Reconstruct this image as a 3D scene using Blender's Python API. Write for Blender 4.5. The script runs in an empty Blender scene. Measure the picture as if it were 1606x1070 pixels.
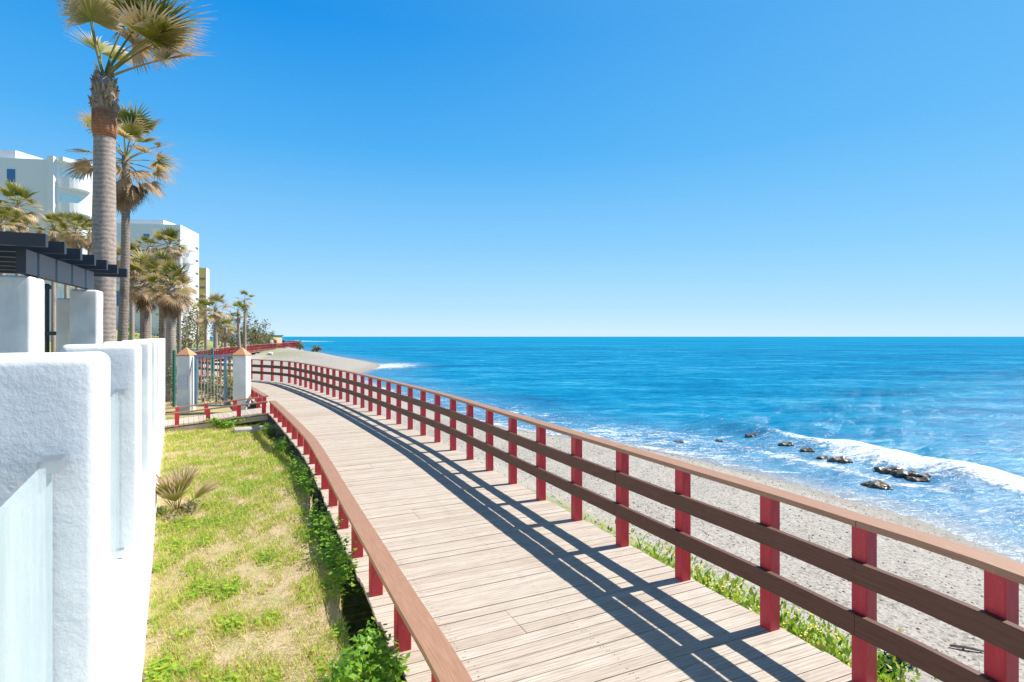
import bpy, math, random
import numpy as np
from mathutils import Vector, Matrix, noise as mnoise
random.seed(7); rng = np.random.default_rng(7)
R = math.radians
scn = bpy.context.scene
col = scn.collection
F = 870.0; H = 2.1; CX = 803.0; CY = 528.0      # focal length and horizon of the view, used only to turn survey marks into metres

def at(px, py, Y):                              # a mark seen at depth Y
    return Vector(((px-CX)/F*Y, Y, H-(py-CY)/F*Y))
def onz(px, py, z):                             # a mark lying on level z
    Y = F*(H-z)/(py-CY)
    return Vector(((px-CX)/F*Y, Y, z))

# ------------------------------------------------------------------ object helpers
OFF = {}
def tag(o, label=None, cat=None, group=None, kind=None):
    if label: o['label'] = label
    if cat: o['category'] = cat
    if group: o['group'] = group
    if kind: o['kind'] = kind
    return o
def thing(name, label, cat, loc=(0,0,0), group=None):
    o = bpy.data.objects.new(name, None); col.objects.link(o)
    o.location = loc; o.empty_display_size = .2
    OFF[o.name] = Vector(loc)
    return tag(o, label, cat, group)
class MB:
    def __init__(s): s.v=[]; s.f=[]; s.a=[]; s.uv=[]
    def add(s, vs, fs, a=0.0, uv=None):
        n=len(s.v); s.v += [tuple(p) for p in vs]; s.f += [tuple(i+n for i in f) for f in fs]
        s.a += (list(a) if hasattr(a,'__len__') else [a]*len(vs))
        s.uv += (uv if uv is not None else [(p[0],p[1]) for p in vs])
    def box(s, c, size, ang=0, a=0.0, tilt=None):
        c=Vector(c); hx,hy,hz=[k/2 for k in size]; ca,sa=math.cos(ang),math.sin(ang)
        vs=[];uv=[]
        for z in (-hz,hz):
            for x,y in ((-hx,-hy),(hx,-hy),(hx,hy),(-hx,hy)):
                p=Vector((x,y,z))
                if tilt is not None: p=tilt@p
                vs.append((c.x+p.x*ca-p.y*sa, c.y+p.x*sa+p.y*ca, c.z+p.z)); uv.append((x,y+z))
        s.add(vs, [(3,2,1,0),(4,5,6,7),(0,1,5,4),(1,2,6,5),(2,3,7,6),(3,0,4,7)], a, uv)
    def tube(s, pts, rad, n=8, a=0.0, cap=True):
        pts=[Vector(p) for p in pts]; m=len(pts); base=[]
        rad = rad if hasattr(rad,'__len__') else [rad]*m
        av = a if hasattr(a,'__len__') else [a]*m
        vs=[];aa=[];uv=[];L=0
        for i,p in enumerate(pts):
            d=(pts[min(i+1,m-1)]-pts[max(i-1,0)]).normalized()
            ref=Vector((1,0,0)) if abs(d.x)<.8 else Vector((0,1,0))
            u=d.cross(ref).normalized(); w=d.cross(u)
            if i: L+=(p-pts[i-1]).length
            for k in range(n):
                t=2*math.pi*k/n
                vs.append(p+(u*math.cos(t)+w*math.sin(t))*rad[i]); aa.append(av[i]); uv.append((k/n,L))
        fs=[(i*n+k,i*n+(k+1)%n,(i+1)*n+(k+1)%n,(i+1)*n+k) for i in range(m-1) for k in range(n)]
        if cap: fs += [tuple(range(n))[::-1], tuple((m-1)*n+k for k in range(n))]
        s.add(vs,fs,aa,uv)
    def prism(s, poly, z0, z1, a=0.0):
        n=len(poly); vs=[(x,y,z0) for x,y in poly]+[(x,y,z1) for x,y in poly]
        fs=[tuple(range(n))[::-1], tuple(range(n,2*n))]+[(i,(i+1)%n,n+(i+1)%n,n+i) for i in range(n)]
        s.add(vs,fs,a)
    def mesh(s, name, mat, smooth=False, off=(0,0,0)):
        me=bpy.data.meshes.new(name); off=Vector(off)
        me.from_pydata([(p[0]-off.x,p[1]-off.y,p[2]-off.z) for p in s.v],[],s.f)
        at_=me.attributes.new('val','FLOAT','POINT'); at_.data.foreach_set('value',[float(x) for x in s.a])
        uvl=me.uv_layers.new(name='UVMap')
        idx=np.empty(len(me.loops),dtype=np.int32); me.loops.foreach_get('vertex_index',idx)
        uvl.data.foreach_set('uv', np.array(s.uv,dtype=np.float32)[idx].ravel())
        if smooth: me.polygons.foreach_set('use_smooth',[True]*len(me.polygons))
        me.materials.append(mat); me.update(); return me
    def build(s, name, mat, parent=None, smooth=False):
        off=OFF.get(parent.name,Vector((0,0,0))) if parent else Vector((0,0,0))
        o=bpy.data.objects.new(name, s.mesh(name,mat,smooth,off)); col.objects.link(o)
        if parent: o.parent=parent
        OFF[o.name]=off
        return o
def copy_tree(o, parent=None):
    c=o.copy(); col.objects.link(c); c.parent=parent
    for ch in [x for x in o.children]: copy_tree(ch,c)
    return c
def rounded(c, size, r, n, ang=0, amp=0.0, fr=6.0, seed=0):   # lumpy rounded box
    hx,hy,hz=[k/2 for k in size]; vs={}; V=[];Fc=[]
    def key(p):
        k=tuple(round(q,5) for q in p)
        if k not in vs: vs[k]=len(V); V.append(Vector(p))
        return vs[k]
    for ax in range(3):
        for sg in (-1,1):
            dims=[hx,hy,hz]; a1=(ax+1)%3; a2=(ax+2)%3
            def ts(h):
                m=max(2,int(2*h/n)); inner=[-h+r+(2*h-2*r)*i/m for i in range(m+1)]
                return [-h,-h+r*.35,-h+r*.7]+inner+[h-r*.7,h-r*.35,h]
            A=ts(dims[a1]); B=ts(dims[a2])
            for i in range(len(A)-1):
                for j in range(len(B)-1):
                    q=[]
                    for (p1,p2) in ((A[i],B[j]),(A[i+1],B[j]),(A[i+1],B[j+1]),(A[i],B[j+1])):
                        p=[0,0,0]; p[ax]=sg*dims[ax]; p[a1]=p1; p[a2]=p2; q.append(key(p))
                    Fc.append(tuple(q) if sg>0 else tuple(q[::-1]))
    out=[]; ca,sa=math.cos(ang),math.sin(ang)
    for p in V:
        inn=Vector((max(-hx+r,min(hx-r,p.x)),max(-hy+r,min(hy-r,p.y)),max(-hz+r,min(hz-r,p.z))))
        d=p-inn; d=d.normalized() if d.length>1e-6 else Vector((0,0,0))
        q=inn+d*r
        if amp: q=q+d*amp*(mnoise.noise((q+Vector((seed*7.1,seed*3.3,0)))*fr)+.5*mnoise.noise(q*fr*2.7))
        out.append((c[0]+q.x*ca-q.y*sa,c[1]+q.x*sa+q.y*ca,c[2]+q.z))
    return out,Fc

# ------------------------------------------------------------------ material helpers
def M(name, base=(.5,.5,.5), rough=.6, **kw):
    m=bpy.data.materials.new(name); m.use_nodes=True; nt=m.node_tree
    b=nt.nodes['Principled BSDF']; b.inputs['Base Color'].default_value=(*base,1); b.inputs['Roughness'].default_value=rough
    for k,v in kw.items(): b.inputs[k.replace('_',' ')].default_value=v
    return m,nt,b
def N(nt,t,**kw):
    n=nt.nodes.new(t)
    for k,v in kw.items():
        if k in n.inputs.keys(): n.inputs[k].default_value=v
        else: setattr(n,k,v)
    return n
def L(nt,a,b): nt.links.new(a,b)
def coords(nt, kind='Object', scale=(1,1,1)):
    tc=nt.nodes.new('ShaderNodeTexCoord'); mp=nt.nodes.new('ShaderNodeMapping'); mp.inputs['Scale'].default_value=scale
    L(nt,tc.outputs[kind],mp.inputs['Vector']); return mp.outputs['Vector']
def noisef(nt, vec, scale, detail=4, rough=.55, dist=0):
    n=nt.nodes.new('ShaderNodeTexNoise'); n.inputs['Scale'].default_value=scale; n.inputs['Detail'].default_value=detail
    n.inputs['Roughness'].default_value=rough; n.inputs['Distortion'].default_value=dist
    if vec is not None: L(nt,vec,n.inputs['Vector'])
    return n.outputs['Fac']
def ramp(nt, fac, stops, interp='LINEAR'):
    r=nt.nodes.new('ShaderNodeValToRGB'); r.color_ramp.interpolation=interp; e=r.color_ramp.elements
    while len(e)<len(stops): e.new(.5)
    for i,(p,c) in enumerate(stops):
        e[i].position=p; e[i].color=(*c,1) if hasattr(c,'__len__') else (c,c,c,1)
    L(nt,fac,r.inputs['Fac']); return r.outputs['Color']
def mix(nt, fac, a, b, mode='MIX'):
    m=nt.nodes.new('ShaderNodeMix'); m.data_type='RGBA'; m.blend_type=mode
    for s,v in ((m.inputs[0],fac),(m.inputs[6],a),(m.inputs[7],b)):
        if hasattr(v,'is_linked'): L(nt,v,s)
        elif hasattr(v,'__len__'): s.default_value=(*v,1)
        else: s.default_value=v
    return m.outputs[2]
def math_(nt,op,a,b=0.0,clamp=False):
    m=nt.nodes.new('ShaderNodeMath'); m.operation=op; m.use_clamp=clamp
    for s,v in ((m.inputs[0],a),(m.inputs[1],b)):
        if hasattr(v,'is_linked'): L(nt,v,s)
        else: s.default_value=v
    return m.outputs[0]
def sstep(nt,v,lo,hi):
    m=nt.nodes.new('ShaderNodeMapRange'); m.interpolation_type='SMOOTHSTEP'
    m.inputs[1].default_value=lo; m.inputs[2].default_value=hi; L(nt,v,m.inputs[0]); return m.outputs[0]
def bump(nt,b,h,strength=.3,dist=.01):
    n=nt.nodes.new('ShaderNodeBump'); n.inputs['Strength'].default_value=strength; n.inputs['Distance'].default_value=dist
    L(nt,h,n.inputs['Height']); L(nt,n.outputs['Normal'],b.inputs['Normal']); return n
def attr(nt,name='val'):
    a=nt.nodes.new('ShaderNodeAttribute'); a.attribute_name=name; return a.outputs['Fac']

# stucco
def stucco(name, c=(.86,.86,.85), s=1.0, grime=.12):
    m,nt,b=M(name,c,.85); v=coords(nt)
    n1=noisef(nt,v,38*s,6,.6); n2=noisef(nt,v,110*s,3,.6); n3=noisef(nt,v,1.7,5,.6)
    h=math_(nt,'ADD',n1,math_(nt,'MULTIPLY',n2,.35)); bump(nt,b,h,.40,.0045)
    g=ramp(nt,n3,[(.35,tuple(x*(1-grime) for x in c)),(.6,c)]); dr=noisef(nt,coords(nt,'Object',(1,1,.08)),9,5,.7); g=mix(nt,math_(nt,'MULTIPLY',sstep(nt,dr,.55,.72),grime*1.6),g,(.50,.46,.40))
    L(nt,g,b.inputs['Base Color']); return m
m_stucco=stucco('white_stucco')
m_render=stucco('smooth_white_render',(.78,.78,.76),.3,.2)
m_tower=M('tower_white',(.72,.72,.72),.8)[0]
def deckmat():
    m,nt,b=M('weathered_deck',(.5,.42,.33),.8)
    uv=coords(nt,'UV',(1.2,22,1)); g=noisef(nt,uv,3,6,.62,.6)
    uv2=coords(nt,'UV',(.6,60,1)); g2=noisef(nt,uv2,6,3,.6)
    big=noisef(nt,coords(nt),.9,5,.6)
    c=ramp(nt,g,[(.25,(.29,.23,.175)),(.42,(.475,.395,.32)),(.58,(.59,.505,.42)),(.8,(.70,.62,.53))])
    c=mix(nt,math_(nt,'MULTIPLY',sstep(nt,g2,.52,.66),.32),c,(.24,.19,.15))
    c=mix(nt,math_(nt,'MULTIPLY',attr(nt),.5),c,(.36,.275,.20))
    at2=attr(nt,'val'); c=mix(nt,sstep(nt,big,.45,.75),c,mix(nt,.4,c,(.56,.50,.43)))
    st=noisef(nt,coords(nt),2.3,7,.72,.5); c=mix(nt,math_(nt,'MULTIPLY',sstep(nt,st,.54,.72),.35),c,(.30,.25,.20))
    # knots
    vo=nt.nodes.new('ShaderNodeTexVoronoi'); vo.inputs['Scale'].default_value=3.0; L(nt,coords(nt,'UV',(1,2.2,1)),vo.inputs['Vector'])
    k=ramp(nt,vo.outputs['Distance'],[(.0,1.0),(.06,.0)]); kb=nt.nodes.new('ShaderNodeRGBToBW'); L(nt,k,kb.inputs[0])
    c=mix(nt,math_(nt,'MULTIPLY',kb.outputs[0],.55),c,(.20,.13,.09))
    gw=nt.nodes.new('ShaderNodeTexWave'); gw.wave_type='BANDS'; gw.bands_direction='Y'; gw.inputs['Scale'].default_value=9.5; gw.inputs['Distortion'].default_value=.4; gw.inputs['Detail Scale'].default_value=.6; L(nt,coords(nt,'UV',(.1,1,1)),gw.inputs['Vector'])
    gd=math_(nt,'MULTIPLY',math_(nt,'SUBTRACT',1.0,sstep(nt,gw.outputs['Fac'],.05,.45)),math_(nt,'MULTIPLY',sstep(nt,noisef(nt,coords(nt,'UV',(.8,7,1)),2.5,3),.35,.6),.42))
    c=mix(nt,gd,c,(.25,.20,.155))
    L(nt,c,b.inputs['Base Color']); bump(nt,b,math_(nt,'ADD',math_(nt,'ADD',g,g2),math_(nt,'MULTIPLY',gw.outputs['Fac'],.6)),.35,.006); return m
m_deck=deckmat()
def woodmat(name,c1,c2,rough=.5,worn=(.5,.36,.27)):
    m,nt,b=M(name,c1,rough); uv=coords(nt,'UV',(1.5,30,1)); g=noisef(nt,uv,3,5,.6,.4)
    c=ramp(nt,g,[(.3,c1),(.7,c2)]); w=noisef(nt,coords(nt),7,6,.7)
    c=mix(nt,math_(nt,'MULTIPLY',sstep(nt,w,.58,.72),.35),c,worn)
    L(nt,c,b.inputs['Base Color']); bump(nt,b,g,.3,.004); return m
m_board=woodmat('brown_stained_board',(.085,.033,.018),(.15,.060,.034),.6,(.2,.10,.06))
m_cap=woodmat('brown_cap_rail',(.30,.150,.085),(.40,.225,.14),.6,(.50,.34,.23))
def redmat():
    m,nt,b=M('red_paint',(.40,.022,.032),.45); v=coords(nt,'Object',(1,1,.25))
    n=noisef(nt,v,25,5,.65); c=ramp(nt,n,[(.25,(.38,.012,.026)),(.55,(.54,.018,.036)),(.8,(.58,.04,.055))])
    w=noisef(nt,coords(nt),55,4,.7); oi=nt.nodes.new('ShaderNodeObjectInfo'); c=mix(nt,math_(nt,'MULTIPLY',oi.outputs['Random'],.45),c,(.36,.05,.06)); c=mix(nt,math_(nt,'MULTIPLY',sstep(nt,w,.62,.72),.6),c,(.42,.22,.18))
    L(nt,c,b.inputs['Base Color']); bump(nt,b,n,.2,.004); return m
m_red=redmat()
def glassmat():
    m,nt,b=M('pale_glass',(.62,.82,.82),.12); b.inputs['Alpha'].default_value=.5
    v=coords(nt,'Object',(1,1,.15)); n=noisef(nt,v,16,4,.6)
    c=ramp(nt,n,[(.3,(.60,.76,.77)),(.75,(.78,.87,.88))]); L(nt,c,b.inputs['Base Color'])
    a=ramp(nt,n,[(.3,.42),(.75,.55)]); L(nt,a,b.inputs['Alpha']); return m
m_glass=glassmat()
m_steel=M('steel',(.6,.6,.62),.3,Metallic=1.0)[0]
def bark(name,c1,c2,rings=7):
    m,nt,b=M(name,c1,.9); uv=coords(nt,'UV',(1.2,1,1))
    w=nt.nodes.new('ShaderNodeTexWave'); w.wave_type='BANDS'; w.bands_direction='Y'; w.inputs['Scale'].default_value=rings/2
    w.inputs['Distortion'].default_value=5; w.inputs['Detail'].default_value=3; L(nt,uv,w.inputs['Vector'])
    n=noisef(nt,coords(nt),14,6,.7); f=math_(nt,'ADD',math_(nt,'MULTIPLY',w.outputs['Fac'],.20),math_(nt,'MULTIPLY',n,.85))
    c=ramp(nt,f,[(.25,c1),(.75,c2)]); sc=noisef(nt,coords(nt,'Object',(1,1,.35)),5,5,.7); c=mix(nt,math_(nt,'MULTIPLY',sstep(nt,sc,.5,.68),.55),c,tuple(x*.55 for x in c1)); L(nt,c,b.inputs['Base Color']); bump(nt,b,f,.6,.02); return m
m_bark=bark('palm_bark',(.22,.165,.135),(.46,.375,.32))
m_boot=bark('palm_boot_orange',(.22,.08,.035),(.50,.20,.09),12)
m_barkdark=bark('palm_bark_dark',(.13,.10,.08),(.34,.27,.22))
def frondmat(name,green=(.075,.14,.012),mid=(.28,.27,.03),tip=(.62,.46,.28)):
    m=bpy.data.materials.new(name); m.use_nodes=True; nt=m.node_tree; b=nt.nodes['Principled BSDF']; b.inputs['Roughness'].default_value=.5
    a=attr(nt); n=noisef(nt,coords(nt),4,3); a2=math_(nt,'ADD',a,math_(nt,'MULTIPLY',math_(nt,'SUBTRACT',n,.5),.35))
    c=ramp(nt,a2,[(.0,green),(.38,mid),(.62,tip),(1.0,(.30,.19,.11))])
    L(nt,c,b.inputs['Base Color']); tr=nt.nodes.new('ShaderNodeBsdfTranslucent'); L(nt,c,tr.inputs['Color'])
    mx=nt.nodes.new('ShaderNodeMixShader'); mx.inputs[0].default_value=.4; L(nt,b.outputs[0],mx.inputs[1]); L(nt,tr.outputs[0],mx.inputs[2])
    L(nt,mx.outputs[0],nt.nodes['Material Output'].inputs['Surface']); return m
m_frond=frondmat('fan_palm_fronds')
m_leaf=frondmat('weed_leaves',(.10,.28,.02),(.30,.50,.03),(.58,.58,.06))
m_leafdark=frondmat('shrub_leaves',(.03,.075,.02),(.08,.14,.035),(.20,.22,.08))
m_leafolive=frondmat('olive_leaves',(.09,.11,.035),(.19,.19,.08),(.36,.31,.17))
m_grass=frondmat('lawn_blades',(.26,.42,.02),(.55,.56,.07),(.76,.60,.32))
m_yel=M('yellow_flower',(.75,.60,.02),.6)[0]
m_black=M('dark_pergola_paint',(.035,.035,.042),.5)[0]
m_terra=M('terracotta',(.62,.30,.15),.8)[0]
m_blue=M('blue_grey_metal',(.16,.30,.45),.45)[0]
m_grey=M('grey_bars',(.38,.38,.36),.5)[0]
m_green=M('green_fence_paint',(.02,.14,.10),.5)[0]
m_ochre=M('ochre_render',(.55,.36,.10),.85)[0]
m_win=M('window_blue',(.05,.16,.35),.2)[0]
m_slit=M('window_dark',(.12,.13,.14),.3)[0]
m_balc=M('balcony_glass',(.55,.72,.72),.2)[0]
m_conc=stucco('concrete',(.45,.43,.39),.6,.3)
m_rock,nt,b=M('wet_rock',(.06,.045,.03),.35); L(nt,ramp(nt,noisef(nt,coords(nt),6,5),[(.3,(.05,.04,.03)),(.7,(.20,.14,.085))]),b.inputs['Base Color'])
def pebm():
    m,nt,b=M('pebble',(.4,.37,.33),.8)
    L(nt,ramp(nt,attr(nt),[(0,(.10,.088,.075)),(.35,(.22,.19,.16)),(.7,(.36,.315,.26)),(1,(.55,.50,.43))]),b.inputs['Base Color']); return m
m_peb=pebm()

# ------------------------------------------------------------------ curves of the place
def catmull(P, step=.15):
    P=[Vector((p[0],p[1])) for p in P]; out=[]
    for i in range(len(P)-1):
        p0=P[max(i-1,0)];p1=P[i];p2=P[i+1];p3=P[min(i+2,len(P)-1)]
        n=max(2,int((p2-p1).length/step))
        for k in range(n):
            t=k/n; out.append(.5*((2*p1)+(p2-p0)*t+(2*p0-5*p1+4*p2-p3)*t*t+(3*p1-p0-3*p2+p3)*t**3))
    out.append(P[-1]); return out
RC=[(2.8,-7),(2.84,-3),(2.82,-.5),(2.68,1.3),(2.405,2.68),(2.15,3.33),(1.875,3.985),(1.48,4.807),(1.095,5.62),(.31,7.28),(-.49,9.0),(-1.31,10.7),(-2.52,12.95),(-3.71,15.1),(-4.94,17.25),(-6.27,19.4),(-7.6,21.5),(-9.0,23.6),(-10.04,25.0),(-11.3,26.15),(-12.75,27.1),(-15.5,28.9),(-19,32.8),(-23.5,41),(-29,56),(-34,72),(-39,92),(-44,113),(-50,130),(-60,150),(-75,170)]
rc=np.array([tuple(p) for p in catmull(RC)])
seg=np.diff(rc,axis=0); sl=np.hypot(seg[:,0],seg[:,1]); cum=np.concatenate([[0],np.cumsum(sl)])
def rpt(s):
    x=np.interp(s,cum,rc[:,0]); y=np.interp(s,cum,rc[:,1]); e=.3
    dx=np.interp(s+e,cum,rc[:,0])-np.interp(s-e,cum,rc[:,0]); dy=np.interp(s+e,cum,rc[:,1])-np.interp(s-e,cum,rc[:,1])
    n=math.hypot(dx,dy) or 1; return Vector((x,y)),Vector((dx/n,dy/n))
W=2.46
def edge(s,off):      # off metres to the left of the seaward post line
    p,d=rpt(s); return p+Vector((-d.y,d.x))*off, d
i0=int(np.argmin(np.hypot(rc[:,0]-1.48,rc[:,1]-4.807))); S0=cum[i0]; SP=.862
left=np.array([tuple(edge(s,W+.06)[0]) for s in np.arange(.3,cum[-1]-.3,.4)])
SH=[(30,-150),(14,-40),(10.5,-10),(9,0),(8.3,5)]+[tuple(onz(x,y,-1.5))[:2] for x,y in ((1606,885),(1480,830),(1400,805),(1300,775),(1200,748),(1100,724),(1000,703),(900,688),(809,675),(740,661),(690,646),(640,628),(600,612),(570,600),(556,592),(570,583),(596,574),(572,567),(530,560),(500,556),(470,550),(455,546))]+[(-110,260),(-200,420),(-400,700),(-900,1200),(-2500,2600)]
shore=np.array([tuple(p) for p in catmull(SH,1.0)])
def pdist(X,Y,poly):
    sh=X.shape; X=X.ravel().astype(np.float32); Y=Y.ravel().astype(np.float32); out=np.empty(X.shape,np.float32)
    P=np.asarray(poly,np.float32); A_=P[:-1]; Dv=P[1:]-A_; l2=(Dv**2).sum(1)+1e-9
    for c in range(0,len(X),2048):
        x=X[c:c+2048,None]-A_[:,0]; y=Y[c:c+2048,None]-A_[:,1]
        t=np.clip((x*Dv[:,0]+y*Dv[:,1])/l2,0,1); out[c:c+2048]=((x-t*Dv[:,0])**2+(y-t*Dv[:,1])**2).min(1)
    return np.sqrt(out).reshape(sh).astype(float)
def inside(X,Y,poly):
    sh=X.shape; X=X.ravel(); Y=Y.ravel(); out=np.zeros(X.shape,bool); P=np.asarray(poly,float); Q=np.roll(P,-1,0)
    dy=np.where(Q[:,1]==P[:,1],1e-9,Q[:,1]-P[:,1]); sl=(Q[:,0]-P[:,0])/dy
    for c in range(0,len(X),2048):
        x=X[c:c+2048,None]; y=Y[c:c+2048,None]
        out[c:c+2048]=((((P[:,1]>y)!=(Q[:,1]>y)) & (x<sl*(y-P[:,1])+P[:,0])).sum(1)%2)==1
    return out.reshape(sh)
def thin(p,tol):       # keep near detail, thin out straight stretches
    out=[p[0]]
    for q in p[1:-1]:
        if math.hypot(q[0]-out[-1][0],q[1]-out[-1][1])>tol*max(1,math.hypot(*q)*.03): out.append(q)
    out.append(p[-1]); return np.array(out)
shT=thin(shore,.8); leT=thin(left,.5)
def shore_d(X,Y):
    return np.where(inside(X,Y,np.vstack([shT,[(-9000,2600),(-9000,-150)]])),1,-1)*pdist(X,Y,shT)
def left_d(X,Y):
    return np.where(inside(X,Y,np.vstack([leT,[(-3000,leT[-1][1]),(-3000,leT[0][1])]])),1,-1)*pdist(X,Y,leT)
def sm(a,b,x):
    t=np.clip((x-a)/(b-a),0,1); return t*t*(3-2*t)
def wob(X,Y,f,seed=0):
    r=np.random.default_rng(seed); z=np.zeros(X.shape)
    for k in range(7):
        a=r.uniform(0,6.28); ff=f*r.uniform(.6,2.2); z+=np.sin((X*math.cos(a)+Y*math.sin(a))*ff+r.uniform(0,6.28))
    return z/3.5
def ground(X,Y,d=None,e=None):
    X=np.asarray(X,float); Y=np.asarray(Y,float)
    if d is None: d=shore_d(X,Y)
    if e is None: e=left_d(X,Y)
    sea=np.maximum(-1.5+d*.13,-8)
    beach=-1.5+.82*(1-np.exp(-np.maximum(d,0)/3.2))+.05*wob(X,Y,.9,1)*sm(0,3,d)+.015*wob(X,Y,5,5)
    beach+= .42*sm(-4.4,-2.9,e)*(d>0)
    dune=sm(70,85,Y)*sm(140,110,Y)*sm(2,7,d)*.75*(.7+.3*wob(X,Y,.4,9)); beach+=dune*(e<-2)
    lawn=-.045-.29*sm(7.5,14,Y)+.012*wob(X,Y,2.2,2)+.007*wob(X,Y,7,3)
    rise=4.2*sm(7,42,e)*sm(14,34,Y)+.55*sm(4,7,e)*sm(40,20,Y)
    lawn=lawn+rise+.12*wob(X,Y,.25,4)*sm(20,60,Y)+ .28*sm(40,60,Y)
    ew=e+.045*wob(X,Y,3.5,6)+.02*wob(X,Y,11,16)
    k=sm(.13,.20,ew)
    under=np.minimum(beach,-.8)
    z=np.where(e>-2.62, under*(1-k)+lawn*k, beach)
    k2=sm(-2.75,-2.55,e)
    z=np.where((e<=-2.55)&(e>-2.75), beach*(1-k2)+under*k2, z)
    return np.where(d<0,sea,z)

# ------------------------------------------------------------------ ground sheet (polar grid, finer near the viewer), split into lawn / beach / hillside
def polar(nr, r0, r1, angs):
    rr=r0*(r1/r0)**(np.arange(nr)/(nr-1)); A,Rr=np.meshgrid(angs,rr); return Rr*np.sin(A),Rr*np.cos(A)
angs=np.radians(np.concatenate([np.linspace(-180,-56,50,endpoint=False),np.linspace(-56,56,700,endpoint=False),np.linspace(56,180,50)]))
GR=np.concatenate([[.3],1.0*(30)**(np.arange(300)/300),30*(4000/30)**(np.arange(200)/199)])
_A,_R=np.meshgrid(angs,GR); GX,GY=_R*np.sin(_A),_R*np.cos(_A)
D=shore_d(GX,GY); E=left_d(GX,GY); GZ=ground(GX,GY,D,E)
def gz(x,y):
    r=math.hypot(x,y); a=math.atan2(x,y); fi=min(len(GR)-1.001,float(np.interp(r,GR,np.arange(len(GR))))); fj=min(len(angs)-1.001,float(np.interp(a,angs,np.arange(len(angs)))))
    i=int(fi);j=int(fj);u=fi-i;v=fj-j
    return float((GZ[i,j]*(1-u)+GZ[i+1,j]*u)*(1-v)+(GZ[i,j+1]*(1-u)+GZ[i+1,j+1]*u)*v)
def sheet(name,mask,X,Y,Z,mat,attrs):
    nr,na=X.shape; I=np.arange(nr*na).reshape(nr,na)
    q=np.stack([I[:-1,:-1],I[:-1,1:],I[1:,1:],I[1:,:-1]],-1).reshape(-1,4)[:,::-1]
    q=q[mask[:-1,:-1].ravel()]
    used,inv=np.unique(q,return_inverse=True); q=inv.reshape(-1,4)
    me=bpy.data.meshes.new(name); co=np.stack([X.ravel()[used],Y.ravel()[used],Z.ravel()[used]],-1)
    me.vertices.add(len(co)); me.vertices.foreach_set('co',co.ravel().astype(np.float32))
    me.loops.add(q.size); me.loops.foreach_set('vertex_index',q.ravel().astype(np.int32))
    me.polygons.add(len(q)); me.polygons.foreach_set('loop_start',np.arange(0,q.size,4,dtype=np.int32)); 
    me.update(calc_edges=True); me.polygons.foreach_set('use_smooth',[True]*len(q))
    for k,a in attrs.items():
        t=me.attributes.new(k,'FLOAT','POINT'); t.data.foreach_set('value',a.ravel()[used].astype(np.float32))
    me.materials.append(mat); me.validate(); o=bpy.data.objects.new(name,me); col.objects.link(o); o['kind']='structure'; return o
def lawnmat():
    m,nt,b=M('lawn_soil',(.3,.3,.1),.95); v=coords(nt)
    n1=noisef(nt,v,1.1,6,.65,.4); n2=noisef(nt,v,5,6,.7); n3=noisef(nt,v,40,4,.7)
    c=ramp(nt,n1,[(.36,(.52,.37,.25)),(.50,(.48,.37,.20)),(.60,(.36,.35,.11)),(.75,(.20,.28,.05))])
    c2=ramp(nt,n2,[(.40,(.58,.43,.31)),(.53,(.42,.36,.16)),(.68,(.18,.26,.05))]); c=mix(nt,.5,c,c2)
    c=mix(nt,math_(nt,'MULTIPLY',sstep(nt,n3,.55,.75),.5),c,(.13,.13,.05)); c=mix(nt,math_(nt,'MULTIPLY',sstep(nt,attr(nt,'dry'),0,1),.55),c,(.52,.44,.17))
    L(nt,c,b.inputs['Base Color']); bump(nt,b,math_(nt,'ADD',n2,n3),.8,.03); return m
def beachmat():
    m,nt,b=M('shingle',(.4,.37,.32),.9); v=coords(nt)
    vo=nt.nodes.new('ShaderNodeTexVoronoi'); vo.inputs['Scale'].default_value=30; L(nt,v,vo.inputs['Vector'])
    sp=ramp(nt,vo.outputs['Color'],[(.15,(.11,.10,.088)),(.45,(.335,.305,.265)),(.9,(.48,.44,.39))])
    n=noisef(nt,v,.8,6,.65); n2=noisef(nt,v,60,3,.6)
    c=ramp(nt,n,[(.3,(.33,.30,.26)),(.7,(.44,.40,.345))]); c=mix(nt,.62,c,sp)
    c=mix(nt,math_(nt,'MULTIPLY',sstep(nt,n2,.56,.7),.4),c,(.22,.20,.18))
    wet=math_(nt,'SUBTRACT',1.0,sstep(nt,math_(nt,'ADD',attr(nt,'shore'),math_(nt,'MULTIPLY',n,.9)),.5,2.1))
    c=mix(nt,math_(nt,'MULTIPLY',wet,.5),c,(.20,.17,.14)); 
    g=math_(nt,'MULTIPLY',attr(nt,'veg'),sstep(nt,noisef(nt,v,2.5,6,.7),.26,.46))
    gcol=ramp(nt,noisef(nt,v,9,5,.7),[(.35,(.30,.25,.12)),(.5,(.20,.23,.05)),(.65,(.09,.16,.025))]); c=mix(nt,g,c,gcol); L(nt,c,b.inputs['Base Color'])
    bump(nt,b,math_(nt,'ADD',vo.outputs['Distance'],n2),.5,.015); return m
def hillmat():
    m,nt,b=M('dry_grass_slope',(.3,.28,.1),.95); v=coords(nt); n1=noisef(nt,v,.12,6,.6); n2=noisef(nt,v,1.3,6,.7)
    c=ramp(nt,n1,[(.35,(.42,.36,.13)),(.5,(.30,.31,.08)),(.65,(.17,.23,.05))]); c=mix(nt,.4,c,ramp(nt,n2,[(.35,(.45,.38,.2)),(.65,(.12,.16,.04))]))
    L(nt,c,b.inputs['Base Color']); bump(nt,b,n2,.6,.1); return m
isl=(E>.02)&(GY<24)&(GY>-30)&(E<9); 
isb=(E<=.02)
ish=~isl&~isb
dry=sm(7,15,GY)+0*GX; dry=dry*(.6+.4*wob(GX,GY,.6,8))
veg=sm(-4.3,-3.1,E)*(D>0)*sm(11,7,GY)+sm(68,80,GY)*sm(5,12,D)*.55; veg=np.clip(veg,0,1)
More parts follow.
